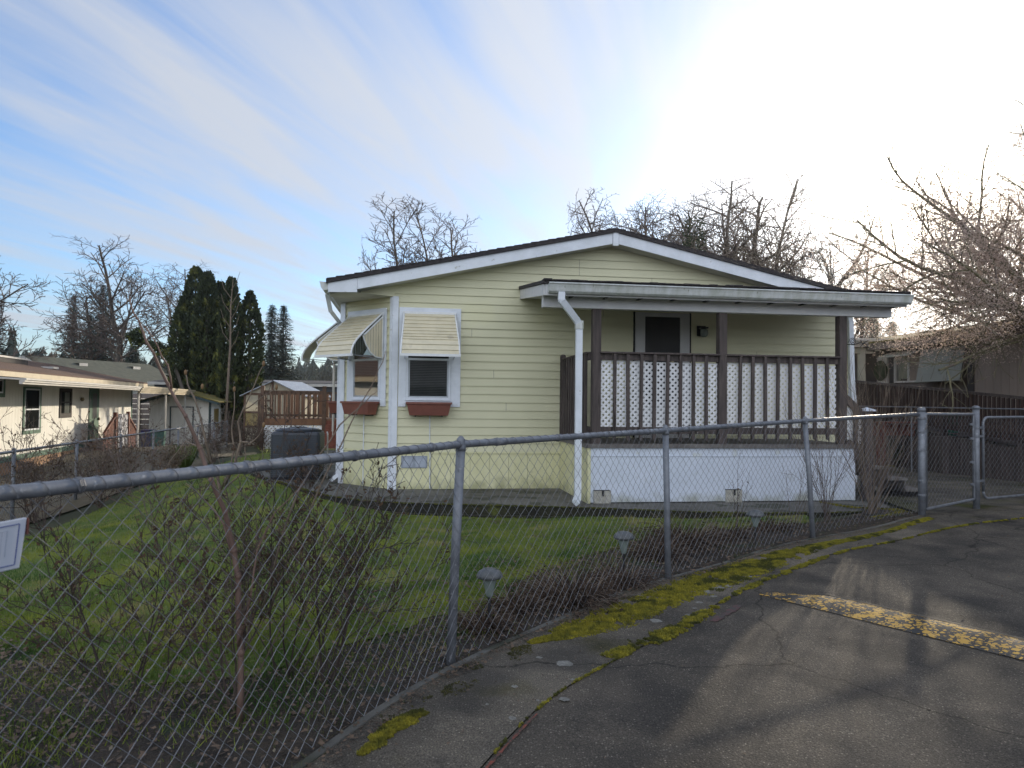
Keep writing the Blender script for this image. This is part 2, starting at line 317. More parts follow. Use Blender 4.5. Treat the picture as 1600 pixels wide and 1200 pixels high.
def smooth_line(pts, it=2):
    for _ in range(it):
        o = [pts[0]]
        for a, b in zip(pts, pts[1:]):
            o += [(a[0]*.75+b[0]*.25, a[1]*.75+b[1]*.25), (a[0]*.25+b[0]*.75, a[1]*.25+b[1]*.75)]
        o.append(pts[-1]); pts = o
    return pts
def sheet(name, poly, off, m, step=.3, kind='structure', bump=0, zf=None, skirt=0, smooth=True, parent=None):
    zf = zf or (lambda x, y: T(x, y)+off+(bump*noise.noise(Vector((x*2.3, y*2.3, 0))) if bump else 0))
    b = densify(poly, step)
    xs = [p[0] for p in b]; ys = [p[1] for p in b]
    pts = list(b); n = len(b)
    x = min(xs)+step/2
    while x < max(xs):
        y = min(ys)+step/2
        while y < max(ys):
            if inpoly(x, y, poly): pts.append((x, y))
            y += step
        x += step
    vs, _, fs, *_ = delaunay_2d_cdt([Vector(p) for p in pts], [(i, (i+1) % n) for i in range(n)], [], 1, 1e-4)
    mb = MB(); mb.v = [(p.x, p.y, zf(p.x, p.y)) for p in vs]; mb.f = [tuple(f) for f in fs]
    if skirt:
        k = len(mb.v); mb.v += [(p[0], p[1], zf(*p)) for p in b]+[(p[0], p[1], zf(*p)-skirt) for p in b]
        mb.f += [(k+i, k+(i+1) % n, k+n+(i+1) % n, k+n+i) for i in range(n)]
    o = mb.build(name, m, parent, smooth=smooth and not skirt)
    if parent is None: tag(o, kind=kind)
    return o

# ------------------------------------------------------------------ ground
def ground():
    def axis(a, b):
        out = []; x = 0; 
        return out
    near = np.arange(-24, 24.01, .4)
    def ext(lo, hi, k):
        r = []; s = .4; x = hi
        while x < 1600: s *= k; x += s; r.append(x)
        return r
    e = ext(0, 24, 1.22)
    xs = [-q for q in reversed(e)]+list(near)+e
    near2 = np.arange(-8, 44.01, .4)
    e2 = [q+20 for q in e]; 
    ys = [-(q-16) for q in reversed(e)]+list(near2)+e2
    nx, ny = len(xs), len(ys)
    V = [(x, y, T(x, y)-.03) for y in ys for x in xs]
    F = [(j*nx+i, j*nx+i+1, (j+1)*nx+i+1, (j+1)*nx+i) for j in range(ny-1) for i in range(nx-1)]
    mb = MB(); mb.v = V; mb.f = F
    tag(mb.build('ground', 'field', smooth=True), kind='structure')
ground()
WALK_IN = smooth_line([(-2.3,-4),(-1.95,0),(-1.56,1.2),(-1.13,2.2),(-.74,3.04),(-.53,3.54),(-.22,4.08),(.265,4.75),(.765,5.38),(1.256,5.93),(3.0,7.44),(4.95,8.72)], 2)
WALK_OUT = smooth_line([(-1.35,-4),(-1.1,0),(-.75,1.2),(-.36,2.3),(-.036,3.10),(.205,3.62),(.59,4.13),(1.07,4.68),(1.70,5.54),(2.65,6.57),(4.32,7.71),(5.37,8.30),(6.17,8.72),(8.5,9.8),(14,12.2)], 2)
sheet('sidewalk', WALK_IN+[(6.0,9.40),(8.5,10.5),(14,12.9)]+WALK_OUT[::-1], .009, 'sidewalk', .3)
sheet('road', WALK_OUT+[(30,16),(30,-12),(-1.6,-12)], .002, 'asphalt', .45)
# thin raised lip of the walk along the bed
mb = MB()
for a, b in zip(WALK_IN, WALK_IN[1:]):
    za, zb = T(*a), T(*b); d = Vector((b[0]-a[0], b[1]-a[1])).normalized(); n = Vector((-d.y, d.x))*.045
    A = Vector((a[0], a[1])); B = Vector((b[0], b[1]))
    mb.add([(A.x, A.y, za-.05), (B.x, B.y, zb-.05), (B.x, B.y, zb+.017), (A.x, A.y, za+.017), (A.x+n.x, A.y+n.y, za+.014), (B.x+n.x, B.y+n.y, zb+.014), (B.x+n.x, B.y+n.y, zb-.05), (A.x+n.x, A.y+n.y, za-.05)],
           [(0,1,2,3), (3,2,5,4), (4,5,6,7)])
tag(mb.build('sidewalk_edge', 'concrete'), kind='structure')
# bed of leaf litter behind the fence
BED_IN = smooth_line([(-6.4,5.2),(-3.7,4.9),(-2.7,4.3),(-1.9,3.9),(-1.35,3.8),(-.8,4.4),(-.25,5.2),(.3,6.2),(.9,7.2),(1.5,7.95),(2.3,8.25),(3.2,8.5),(4.3,9.0),(4.6,9.6),(4.9,9.4)], 2)
BED_IN = [(p[0]+.16*noise.noise(Vector((p[0]*2, p[1]*2, 5)))+.10*noise.noise(Vector((p[0]*7, p[1]*7, 5))), p[1]+.16*noise.noise(Vector((p[0]*2, p[1]*2, 8)))+.10*noise.noise(Vector((p[0]*7, p[1]*7, 8)))) if 0 < i < 140 else p for i, p in enumerate(densify(BED_IN, .07, closed=False))]
bed = WALK_IN+BED_IN[::-1]+[(-6.5,2),(-6.5,-4)]
sheet('planting_bed', bed, .006, 'soil', .22, bump=.02)
PATIO = smooth_line([(-2.75,3.4),(-2.5,2.4),(-2.0,1.5),(-1.3,.1),(-.75,-.9),(-.06,-1.45),(1.18,-1.78),(2.4,-2.04),(3.86,-2.6),(4.96,-2.75),(5.8,-2.73),(6.8,-2.55)], 2)
patio = [tuple(h2w(*p)[:2]) for p in PATIO]+[tuple(h2w(*p)[:2]) for p in [(7.1,-2.3),(7.1,2),(-.3,2),(-.3,9),(-2.75,9)]]
LAWN = [p for p in BED_IN if p[0] < 3.6]+[tuple(h2w(*p)[:2]) for p in [(5.4,-2.3),(0,0),(-.8,3),(-2.3,8),(-2.0,18)]]+[(-9.6,27.5),(-7.2,22),(-7.1,18),(-7.0,14),(-6.85,12),(-6.5,10),(-6.4,7.5)]
sheet('lawn', LAWN, .013, 'lawnbase', .25, bump=.012)
sheet('patio', patio, 0, 'concrete', .4, zf=lambda x, y: .172, smooth=False)
# mossy stacked edge round the patio front
mb = MB(); rng = random.Random(5)
edge = [h2w(*p) for p in densify(PATIO, .12, closed=False)]
for off, z0, z1 in ((.0, -.25, .168), (.07, -.25, .045)):
    k = len(edge)
    for i in range(k-1):
        a, b = edge[i], edge[i+1]; d = (b-a).normalized(); n = Vector((d.y, -d.x, 0))
        j0 = noise.noise(Vector((i*.5, off*50, 0)))*.015; j1 = noise.noise(Vector(((i+1)*.5, off*50, 0)))*.015
        A = a+n*(off+j0); B = b+n*(off+j1); A2 = a-n*.05; B2 = b-n*.05
        mb.add([(A.x, A.y, z0), (B.x, B.y, z0), (B.x, B.y, z1+j1*.8), (A.x, A.y, z1+j0*.8), (A2.x, A2.y, z1-.006), (B2.x, B2.y, z1-.006)], [(0,1,2,3), (3,2,5,4)])
tag(mb.build('patio_edge', 'patioedge'), kind='structure')
DRIVE = [(4.95,8.75),(6.0,9.42),(8.5,10.52),(14,12.92),(11.3,13.5),(9.9,15.2),(8.0,16.6),(5.6,30),(3.5,30),(5.8,15),(5.35,11.4)]
sheet('driveway', DRIVE, .005, 'drive', .4)
sheet('neighbour_yard', [(-7.3,10),(-7.4,14),(-7.5,18),(-10.2,28),(-12,40),(-30,40),(-30,8),(-12,6)], .0, mat('trodden_yard', (.12,.095,.06), (.08,.07,.04), 1.5, .95, .6, 20), .8)

# ------------------------------------------------------------------ small ground stuff
rs = np.random.RandomState(3)
def Tn(xs, ys):
    out = np.empty(len(xs))
    for i in range(0, len(xs), 4000):
        X = xs[i:i+4000, None]; Y = ys[i:i+4000, None]; w = 1/((CP[None,:,0]-X)**2+(CP[None,:,1]-Y)**2+.5)**2
        out[i:i+4000] = (w*CP[None,:,2]).sum(1)/w.sum(1)
    return out
def inpn(x, y, poly):
    c = np.zeros(len(x), bool); j = len(poly)-1
    for i in range(len(poly)):
        xi, yi = poly[i]; xj, yj = poly[j]
        if yi != yj: c ^= ((yi > y) != (yj > y)) & (x < (xj-xi)*(y-yi)/(yj-yi)+xi)
        j = i
    return c
def scatter(poly, n, wfun=None, avoid=None):
    P = np.array(poly); lo = P.min(0); hi = P.max(0); out = []; k = 0
    while k < n:
        q = lo+(hi-lo)*rs.rand(max(n, 2000), 2); q = q[inpn(q[:,0], q[:,1], poly)]
        if avoid: q = q[~inpn(q[:,0], q[:,1], avoid)]
        q = q[rs.rand(len(q)) < np.minimum(1, (6/np.hypot(q[:,0], q[:,1]))**1.6)]
        if wfun: q = np.array([a for a in q if rs.rand() < wfun(a)]).reshape(-1, 2)
        out.append(q); k += len(q)
    return np.concatenate(out)[:n]
def blades(name, poly, n, h0, h1, w, m, off=0, avoid=None, wfun=None, lean=.5, soft=0.):
    pts = scatter(poly, n, wfun, avoid)
    p = np.array(pts)+rs.randn(len(pts), 2)*soft; z = Tn(p[:,0], p[:,1])+off
    h = h0+(h1-h0)*rs.rand(n); a = rs.rand(n)*2*PI; b = rs.rand(n)*2*PI; l = h*lean*rs.rand(n)
    base = np.stack([p[:,0], p[:,1], z], 1); dx = np.stack([np.cos(a)*w, np.sin(a)*w, 0*a], 1)
    tip = base+np.stack([np.cos(b)*l, np.sin(b)*l, h], 1)
    v = np.stack([base-dx, base+dx, tip], 1).reshape(-1, 3)
    return tag(bulk(name, v, 3, m), kind='stuff')
def near_w(a):
    d = math.hypot(a[0], a[1]); return min(1, (6/d)**1.6)
blades('lawn_grass', LAWN, 150000, .02, .055, .0035, 'grass', .0, avoid=patio, soft=.05)
# litter: small curled leaves and chips
def litter(name, poly, n, s0, s1, m, off=.01, wfun=None):
    pts = scatter(poly, n, wfun)
    V = []
    for x, y in pts:
        z = T(x, y)+off+rs.rand()*.03; s = s0+(s1-s0)*rs.rand()**2; t = rs.rand()*6.28; tl = (rs.rand()-.5)*1.6; l2 = s*(.35+.5*rs.rand())
        ux = Vector((math.cos(t), math.sin(t), tl*.5)); uy = Vector((-math.sin(t), math.cos(t), (rs.rand()-.5)*1.2))
        c = Vector((x, y, z))
        V += [c-ux*s, c+uy*l2, c+ux*s, c-uy*l2*.7]
    return tag(bulk(name, np.array([tuple(q) for q in V]), 4, m), kind='stuff')
M['litterleaf'] = mat('curled_brown_leaves', (.045,.031,.021), (.16,.11,.075), 11, .9)
litter('fallen_leaves', bed, 34000, .006, .023, 'litterleaf')
litter('fallen_leaves', [(-6,3.2),(-2.4,3.0),(-1.0,3.4),(.3,5.6),(2.2,8.2),(1.4,8.7),(-.7,6.0),(-2.0,4.9),(-6,5.2)], 8000, .006, .018, 'litterleaf', off=.03)
M['chips'] = mat('pale_wood_chips', (.20,.17,.12), (.10,.08,.05), 15, .9)
litter('wood_chips', bed, 1600, .008, .022, 'chips')
blades('edge_grass', [(-6,3.2),(-2.4,2.7),(-1.0,3.3),(.3,5.5),(2.2,8.0),(1.9,8.6),(-.3,5.9),(-1.8,4.9),(-6,5.6)], 32000, .02, .06, .0032, 'grass', 0, soft=.12, lean=1.2, wfun=lambda a: 1 if noise.noise(Vector((a[0]*2.2, a[1]*2.2, 3))) > .0 else .15)
blades('weeds', bed, 9000, .015, .07, .003, mat('weed_blades', (.05,.06,.02), (.10,.09,.04), 3, .8, trans=.2), .0, wfun=lambda a: (1 if noise.noise(Vector((a[0]*1.5, a[1]*1.5, 7))) > .05 else .12), lean=1.5)
# moss on the walk
def moss_band(pts, wid, n, rng, V, h=.012, thr=-.30):
    segs = list(zip(pts, pts[1:])); Ls = [math.hypot(b[0]-a[0], b[1]-a[1]) for a, b in segs]; tot = sum(Ls)
    for _ in range(n):
        s = rng.random()*tot; 
        for (a, b), L in zip(segs, Ls):
            if s <= L: break
            s -= L
        t = s/L; x = a[0]+(b[0]-a[0])*t; y = a[1]+(b[1]-a[1])*t; w = a[2]+(b[2]-a[2])*t
        dx, dy = (b[0]-a[0])/L, (b[1]-a[1])/L
        o = (rng.random()-.5)*2; o = o*abs(o)**.3*w*wid
        px, py = x-dy*o, y+dx*o
        k = noise.noise(Vector((px*7, py*7, 1)))+.5*noise.noise(Vector((px*22, py*22, 4)))
        if k < thr+.45*abs(o)/(w*wid+1e-6): continue
        ed = abs(o)/(w*wid+1e-6)
        if rng.random() < ed*ed*.75: continue
        z = T(px, py)+.004; hh = .008+h*(.3+.9*rng.random())*(1.15-.8*ed); a0 = rng.random()*6.28; r = .005+.009*rng.random()
        for i in range(3):
            an = a0+i*2.09+rng.uniform(-.5, .5); c = math.cos(an); s_ = math.sin(an); t = rng.uniform(.2, 1.0)
            V += [(px-s_*r*.8, py+c*r*.8, z), (px+s_*r*.8, py-c*r*.8, z), (px+c*r*t, py+s_*r*t, z+hh*rng.uniform(.6, 1.1))]
rng = random.Random(11); V = []
moss_band([(-.63,2.98,.12),(-.52,3.2,.5),(-.40,3.42,.3)], .16, 6500, rng, V)                       # clump at the foot of the picture
moss_band([(.12,4.38,.1),(.40,4.62,.7),(.66,4.85,1.0),(.98,5.18,.9),(1.30,5.55,1.1),(1.62,5.92,1.2),(2.05,6.33,1.1),(2.55,6.75,.8),(3.1,7.2,.4),(4.2,8.0,.3),(4.85,8.5,.3)], .20, 60000, rng, V, .016, -.50)
moss_band([(.55,4.16,.6),(.8,4.42,1.0),(1.1,4.72,1.0),(1.45,5.15,.5)], .09, 7500, rng, V, .01)
moss_band([(a[0], a[1], .2) for a in WALK_OUT if a[1] > 2.4 and a[0] < 1.2], .03, 700, rng, V, .006)
moss_band([(1.5,5.25,.3),(1.75,5.6,.8),(2.1,5.98,1.2),(2.5,6.35,.9),(3.2,6.95,.5),(4.4,7.75,.5),(5.4,8.3,.6),(6.2,8.7,.4)], .05, 6500, rng, V, .008)
tag(bulk('moss', np.array(V), 3, 'moss'), kind='stuff')
V = []
moss_band([(p[0]+.10, p[1]-.05, .8) for p in WALK_IN if 2.4 < p[1] < 5.6], .16, 11000, rng, V, .004, .02)
tag(bulk('dark_moss', np.array(V), 3, mat('dark_dry_moss', (.035,.038,.014), (.085,.075,.018), 9, .95)), kind='stuff')
litter('spilt_soil', [(p[0], p[1]) for p in WALK_IN if p[1] > 2]+[(p[0]+.07, p[1]-.05) for p in WALK_IN if p[1] > 2][::-1], 2600, .004, .016, 'litterleaf', off=.004)
V = []
moss_band([tuple(h2w(*p)[:2])+(.5,) for p in PATIO[8:]], .09, 5000, rng, V, .012)
V = [(a, b, c+.160-T(a, b)) for a, b, c in V]
tag(bulk('patio_moss', np.array(V), 3, mat('dull_moss', (.07,.08,.012), (.12,.12,.015), 9, .95)), kind='stuff')
V = []
moss_band([(4.3,8.75,.9),(4.75,8.95,1.0),(4.9,9.2,.7),(4.5,9.6,.5),(4.3,10.2,.3)], .14, 3000, rng, V, .01)
moss_band([(7.9,16.3,.7),(9.2,16.5,.9),(10,15,.9),(10.6,13.8,.8)], .16, 2500, rng, V, .03)
tag(bulk('driveway_moss', np.array(V), 3, 'moss'), kind='stuff')
mb = MB()
for x, y, r in [(.31,4.05,.052),(.17,4.14,.02),(.03,3.72,.02),(.33,3.82,.015),(.02,3.35,.022),(.14,3.55,.012),(.27,3.57,.028),(-.1,3.5,.012),(.93,4.55,.035),(.96,4.82,.045),(1.2,4.95,.025),(1.35,5.25,.03),(1.5,5.42,.03),(1.46,5.55,.07),(1.6,5.68,.055),(1.75,5.9,.05),(1.7,5.72,.03),(1.95,6.05,.04),(1.82,6.1,.045),(1.28,5.1,.02)]:
    n = 11; ring = []
    for i in range(n):
        q = r*(.65+.5*rng.random()); ring.append((x+q*math.cos(6.283*i/n), y+q*math.sin(6.283*i/n), T(x, y)+.0108))
    mb.add([(x, y, T(x, y)+.0108)]+ring, [(0, i+1, (i+1) % n+1) for i in range(n)])
tag(mb.build('lichen', 'lichen'), kind='stuff')
def strip(name, pts, w, off, m, step=.06, jit=.3):
    mb = MB(); P = densify(pts, step, closed=False); rr = random.Random(len(pts)); L = []
    for i, p in enumerate(P):
        a = P[max(i-1, 0)]; b = P[min(i+1, len(P)-1)]; d = Vector((b[0]-a[0], b[1]-a[1])).normalized(); n = Vector((-d.y, d.x)); ww = w*(1-jit+2*jit*rr.random())/2
        z = T(*p)+off; L.append(((p[0]-n.x*ww, p[1]-n.y*ww, z), (p[0]+n.x*ww, p[1]+n.y*ww, z)))
    for a, b in zip(L, L[1:]): mb.quad(a[0], b[0], b[1], a[1])
    return mb.build(name, m)
ROADP = [(-.3,2.6),(.3,3.4),(1.2,4.5),(2.8,6.4),(5,7.8),(8,9.4),(9,7),(4,2.2),(1.5,1.6),(0,1.6)]
litter('lawn_debris', LAWN, 2600, .006, .018, 'litterleaf', off=.03)
litter('road_grit', ROADP, 2600, .002, .007, 'chips', off=-.012)
litter('road_debris', ROADP, 160, .006, .018, 'litterleaf', off=-.006)
WALKP = WALK_IN[8:]+WALK_OUT[::-1][40:]
litter('walk_debris', [(-.7,3.0),(-.2,4.1),(1.3,5.95),(3,7.45),(4.9,8.7),(5.3,8.25),(2.65,6.6),(.6,4.15),(0,3.1)], 900, .003, .013, 'litterleaf', off=-.002)
tag(strip('orange_paint_line', [(p[0]+.02, p[1]-.02) for p in WALK_OUT if 2.2 < p[1] < 3.45], .012, .012, 'orangepaint', .03, .5), kind='structure')
tag(strip('orange_paint_mark', [(1.33,4.82),(1.5,5.03),(1.62,5.2)], .05, .0075, mat('faded_red_paint', (.10,.045,.042), (.055,.048,.043), 16, .85, lo=.42, hi=.56), .03, .5), kind='structure')
# painted speed hump band
def hump():
    a = Vector((1.86,5.50)); d = Vector((.59,-.807)); d.normalize()
    mb = MB(); n = 60; k = 8; Lg = 6.5
    w = Vector((-d.y, d.x))*.40
    if w.x < 0: w = -w
    for i in range(n+1):
        t = i/n*Lg; wk = min(1, .25+t*2.2)
        for j in range(k+1):
            s = j/k; p = a+d*t+w*(s-.0)*1.0*wk+Vector((0,0)); z = T(p.x, p.y)+.007+.020*math.sin(PI*s)*min(1, t*2)+.004*noise.noise(Vector((p.x*9, p.y*9, 0)))
            mb.v.append((p.x, p.y, z))
    for i in range(n):
        for j in range(k):
            q = i*(k+1)+j; mb.f.append((q, q+1, q+k+2, q+k+1))
    tag(mb.build('yellow_speed_hump', 'worn', smooth=True), kind='structure')
    q = a+w; tag(strip('hump_edge', [(q.x+d.x*.3, q.y+d.y*.3), (q.x+d.x*6.4, q.y+d.y*6.4)], .03, .012, mat('worn_edge_line', (.15,.12,.08), (.05,.046,.04), 7, .85), .05, .4), kind='structure')
hump()

# ================================================================== the yellow house
house = empty('manufactured_house', (HO.x, HO.y, 0), TH, 'pale yellow single storey manufactured home with a low gable and a covered porch', 'house')
FLAT = lambda ox, oy, sx, sy, nx, ny: Matrix(((sx, nx, 0, ox), (sy, ny, 0, oy), (0, 0, 1, 0), (0, 0, 0, 1)))
FRONT = FLAT(0, 0, 1, 0, 0, -1)
BX, BY = -.836, .928; BL = math.hypot(BX, BY)
BAY = FLAT(0, 0, BX/BL, BY/BL, -BY/BL, BX/BL)
SIDE = FLAT(BX, BY, 0, 1, -1, 0)
RW = 7.6; HL = 16.5; ZG = .165
RIDU = 3.407; SL = .2155
def rz(u): return 4.246-SL*abs(u-RIDU)           # top of the roof at the rake
def ztop(u): return rz(u)-.19                     # underside
# siding courses
def siding(mb, frame, s0, s1, z0, zt=None, zmax=None):
    mb.m = frame; z = z0; h = .127
    while True:
        if zt is None:
            if z >= zmax-1e-6: break
            a0, a1 = s0, s1; zz = min(z+h, zmax); b0, b1 = s0, s1
        else:
            def lim(q): 
                w = (zt(RIDU)-q)/SL
                return max(s0, RIDU-w), min(s1, RIDU+w)
            if z > zt(RIDU)-.01: break
            a0, a1 = lim(z); zz = min(z+h, zt(RIDU)-.005); b0, b1 = lim(zz)
        mb.add([(a0, .021, z), (a1, .021, z), (a1, .019, z+.014), (a0, .019, z+.014), (b1, .004, zz), (b0, .004, zz), (a0, 0, z+.004), (a1, 0, z+.004)],
               [(0,1,2,3), (3,2,4,5), (6,7,1,0)])
        z += h
    mb.m = None
mb = MB()
siding(mb, FRONT, .0, RW, .745, ztop)
siding(mb, BAY, 0, BL, .745, None, 3.11)
siding(mb, SIDE, 0, HL-BY, .745, None, 3.11)
siding(mb, FLAT(RW, 0, 0, 1, 1, 0), 0, HL, .745, None, 3.11)
mb.prism([(0, .75), (RW, .75), (RW, ztop(RW)), (RIDU, ztop(RIDU)), (0, ztop(0))], 0.001, .06)
mb.build('wall', 'siding', house)
mb = MB()
mb.box(BX+.01, RW-.01, .95, HL, .2, 3.1); mb.prism([(0.02, .2), (RW-.02, .2), (RW-.02, 3.1), (.02, 3.1)], .07, .96)
mb.prism([(-.0, .03), (BX+.02, BY+.02), (.03, BY+.02)], .2, 3.11, 'z')
mb.prism([(-.4, 3.11), (7.3, 3.11), (RIDU, 4.0)], .3, HL-.2)
mb.prism([(-.50, 3.112), (.02, 3.112), (.02, ztop(.02)), (-.50, ztop(-.50))], -.018, .31)
mb.build('wall_core', 'siding', house)
for (u, k) in ((2.9, 22), (2.9, 23), (1.55, 9), (5.3, 20), (1.2, 14), (3.3, 17), (1.75, 5), (2.2, 19), (5.9, 12), (4.1, 21)):
    z = .745+.127*k
    if z+.12 < ztop(u): mb = MB(FRONT); mb.add([(u-.002, .0215, z+.002), (u+.002, .0215, z+.002), (u+.002, .006, z+.125), (u-.002, .006, z+.125)], [(0,1,2,3)]); mb.build('siding_joint', 'rdark', house)
# skirting with ribs
mb = MB()
for fr, L in ((FRONT, 2.62), (BAY, BL), (SIDE, HL-BY)):
    mb.m = fr; s = 0
    while s < L-.01:
        e = min(s+.3, L); mb.box(s+.002, e-.002, -.02, .004, ZG-.02, .715)
        for q in (.1, .2):
            if s+q < L-.02: mb.box(s+q-.006, s+q+.006, .004, .009, ZG, .71)
        s += .3
mb.m = None; mb.box(RW-.03, RW, .0, HL, ZG-.1, .73)
mb.build('skirting', 'skirt', house)
mb = MB()
for fr, L in ((FRONT, 2.62), (BAY, BL), (SIDE, HL-BY)): mb.m = fr; mb.box(0, L, .0, .02, .715, .748)
mb.build('skirting_trim', 'skirt', house)
# corner boards
def cboard(fr, a, b, z0, z1): mb = MB(fr); mb.box(a, b, .017, .036, z0, z1); return mb.build('corner_board', 'white', house, bevel=.003)
cboard(FRONT, -.012, .075, ZG, 3.115); cboard(BAY, -.012, .05, ZG, 3.105); cboard(BAY, BL-.10, BL+.018, ZG, 3.105); cboard(SIDE, -.01, .09, ZG, 3.105); cboard(FRONT, RW-.08, RW+.01, .74, 2.95)
# windows
def window(fr, s0, s1, boards=True):
    root = None
    mb = MB(fr)
    z0, z1 = 1.43, 2.95
    g0, g1 = s0+.125, s1-.16; gz0, gz1 = 1.545, 2.72
    mb.box(s0, g0-.01, .017, .037, z0, z1); mb.box(g1+.01, s1, .017, .037, z0, z1); mb.box(g0-.01, g1+.01, .017, .0365, gz1+.02, z1); mb.box(g0-.01, g1+.01, .017, .0365, z0+.05, gz0-.01)
    w = mb.build('window', 'white', house, bevel=.003)
    mb = MB(fr)
    a, b = g0-.008, g1+.008
    for q in ((a, a+.03, gz0-.008, gz1+.018), (b-.03, b, gz0-.008, gz1+.018), (a+.03, b-.03, gz0-.008, gz0+.028), (a+.03, b-.03, gz1-.02, gz1+.018)): mb.box(q[0], q[1], .018, .052, q[2], q[3])
    mb.box(a+.03, b-.03, .02, .046, 2.14, 2.175)
    mb.box(a-.01, b+.01, .037, .062, gz0-.02, gz0-.0085)
    mb.build('frame', 'white', w, bevel=.002)
    mb = MB(fr)
    for q in ((a+.03, a+.055, gz0+.03, 2.14), (b-.055, b-.03, gz0+.03, 2.14), (a+.055, b-.055, gz0+.028, gz0+.05)): mb.box(q[0], q[1], .03, .042, q[2], q[3])
    mb.box(a+.12, a+.16, .042, .05, gz0+.03, gz0+.045); mb.box(b-.16, b-.12, .042, .05, gz0+.03, gz0+.045)
    mb.build('sash', 'alu', w)
    mb = MB(fr); mb.quad((a+.03, .040, gz0+.03), (b-.03, .040, gz0+.03), (b-.03, .040, gz1), (a+.03, .040, gz1)); mb.build('pane', 'glass', w)
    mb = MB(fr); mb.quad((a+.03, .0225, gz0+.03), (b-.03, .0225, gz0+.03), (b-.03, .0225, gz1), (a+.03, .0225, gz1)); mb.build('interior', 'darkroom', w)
    mb = MB(fr)
    z = gz0+.06
    while z < gz1-.02:
        mb.add([(a+.035, .034, z), (b-.035, .034, z), (b-.035, .025, z+.020), (a+.035, .025, z+.020)], [(0,1,2,3)]); z += .0255
    mb.build('blind', 'blind', w)
    return g0, g1
window(FRONT, .085, 1.03); window(BAY, .13, 1.075); window(SIDE, .17, 1.12)
# awnings
def awning(fr, s0, s1, sides=True, out=.66):
    # profile (n, z) from the wall down and out, curling at the lip
    prof = [(.05, 2.86), (.20, 2.735), (.35, 2.61), (.47, 2.505), (.56, 2.42), (.62, 2.34), (.655, 2.26), (.665, 2.20)]
    prof = [(n*out/.66, z) for n, z in prof]
    mb = MB(fr); w0, w1 = s0, s1
    P = []
    for i in range(len(prof)-1):
        (n0, z0), (n1, z1) = prof[i], prof[i+1]; k = 2 if i < 4 else 1
        for q in range(k): P.append((n0+(n1-n0)*q/k, z0+(z1-z0)*q/k))
    P.append(prof[-1])
    for i in range(len(P)-1):
        (n0, z0), (n1, z1) = P[i], P[i+1]
        fl = .045*i/len(P)
        mb.add([(w0-fl, n0+.001, z0+.001), (w1+fl, n0+.001, z0+.001), (w1+fl, n1+.011, z1+.009), (w0-fl, n1+.011, z1+.009), (w0-fl, n1-.006, z1-.004), (w1+fl, n1-.006, z1-.004), (w0-fl, n0-.004, z0-.006), (w1+fl, n0-.004, z0-.006)],
               [(0,1,2,3), (3,2,5,4), (4,5,7,6)])
    aw = mb.build('awning', 'awning', house)
    mb = MB(fr)
    for sgn, s in ((-1, w0), (1, w1)):
        pts = [(s+sgn*.045*i/len(P), n+.004, z+.004) for i, (n, z) in enumerate(P)]
        mb.tube(pts, .014, 5)
    n1, z1 = P[-1]; mb.box(w0-.055, w1+.055, n1-.012, n1+.016, z1-.03, z1+.008)
    mb.box(w0-.02, w1+.02, .037, .06, 2.84, 2.885)
    if sides:
        for sgn, s in ((-1, w0), (1, w1)):
            x = s+sgn*.02
            mb.tube([(x, .06, 2.86), (x, .06, 2.17)], .012, 5); mb.tube([(x, .06, 2.17), (x, .2, 2.185), (x, .30, 2.25), (x, .38, 2.36), (x, .44, 2.49)], .012, 5)
            mb.tube([(x, .07, 2.80), (x, .42, 2.50)], .012, 5)
    mb.build('awning_edge', 'awntrim', aw, smooth=False)
    if sides:
        for sgn, s in ((-1, w0), (1, w1)):
            mb = MB(fr)
            x = s+sgn*.02; k = 7; lo = [(.06, 2.17), (.2, 2.185), (.30, 2.25), (.38, 2.36), (.43, 2.49)]
            def low(n):
                for (a, za), (b, zb) in zip(lo, lo[1:]):
                    if a <= n <= b: return za+(zb-za)*(n-a)/(b-a)
                return lo[-1][1]
            for i in range(k*2):
                a = .06+.36*i/(k*2); b = .06+.36*(i+1)/(k*2); xo = .003 if i % 2 else -.003
                mb.quad((x+xo, a, low(a)), (x+xo, b, low(b)), (x+xo, b, 2.80-.857*(b-.07)), (x+xo, a, 2.80-.857*(a-.07)))
            mb.build('side_wing', 'awning', aw)
    for s in (w0+.02, w1-.02): mb = MB(fr); mb.tube([(s, .04, 2.16), (s, P[-1][0]-.02, P[-1][1])], .006, 4); mb.build('awning_arm', 'alu', aw)
awning(FRONT, .16, .935, sides=False, out=.60); awning(BAY, .20, 1.0); awning(SIDE, .24, 1.05)
# roof
mb = MB()
UL, UR, VF = -.953, 7.767, -.31
def roofslab(mb, ua, ub, va, vb, up, dn, ff):
    za, zb = ff(ua), ff(ub)
    mb.add([(ua, va, za+up), (ub, va, zb+up), (ub, vb, zb+up), (ua, vb, za+up), (ua, va, za-dn), (ub, va, zb-dn), (ub, vb, zb-dn), (ua, vb, za-dn)],
           [(0,1,2,3), (7,6,5,4), (0,4,5,1), (1,5,6,2), (2,6,7,3), (3,7,4,0)])
roofslab(mb, UL-.03, RIDU, VF-.03, HL+.3, 0, .065, rz); roofslab(mb, RIDU, UR+.03, VF-.03, HL+.3, 0, .065, rz)
rg = random.Random(8)
for sd in (0, 1):                                   # shingle courses seen along the rake
    for i in range(33):
        a = i/33; ua = (UL-.02)+(RIDU-UL)*a if sd == 0 else (UR+.02)-(UR-RIDU)*a
        ub = ua+(.10 if sd == 0 else -.10); t = .006+.006*rg.random()
        za, zb = rz(ua), rz(ub)
        mb.add([(ua, VF-.036, za+t), (ub, VF-.036, zb+.001), (ub, HL+.3, zb+.001), (ua, HL+.3, za+t), (ua, VF-.036, za-.01), (ua, HL+.3, za-.01), (ub, VF-.036, zb-.01)], [(0,1,2,3), (0,3,5,4), (0,4,6,1)])
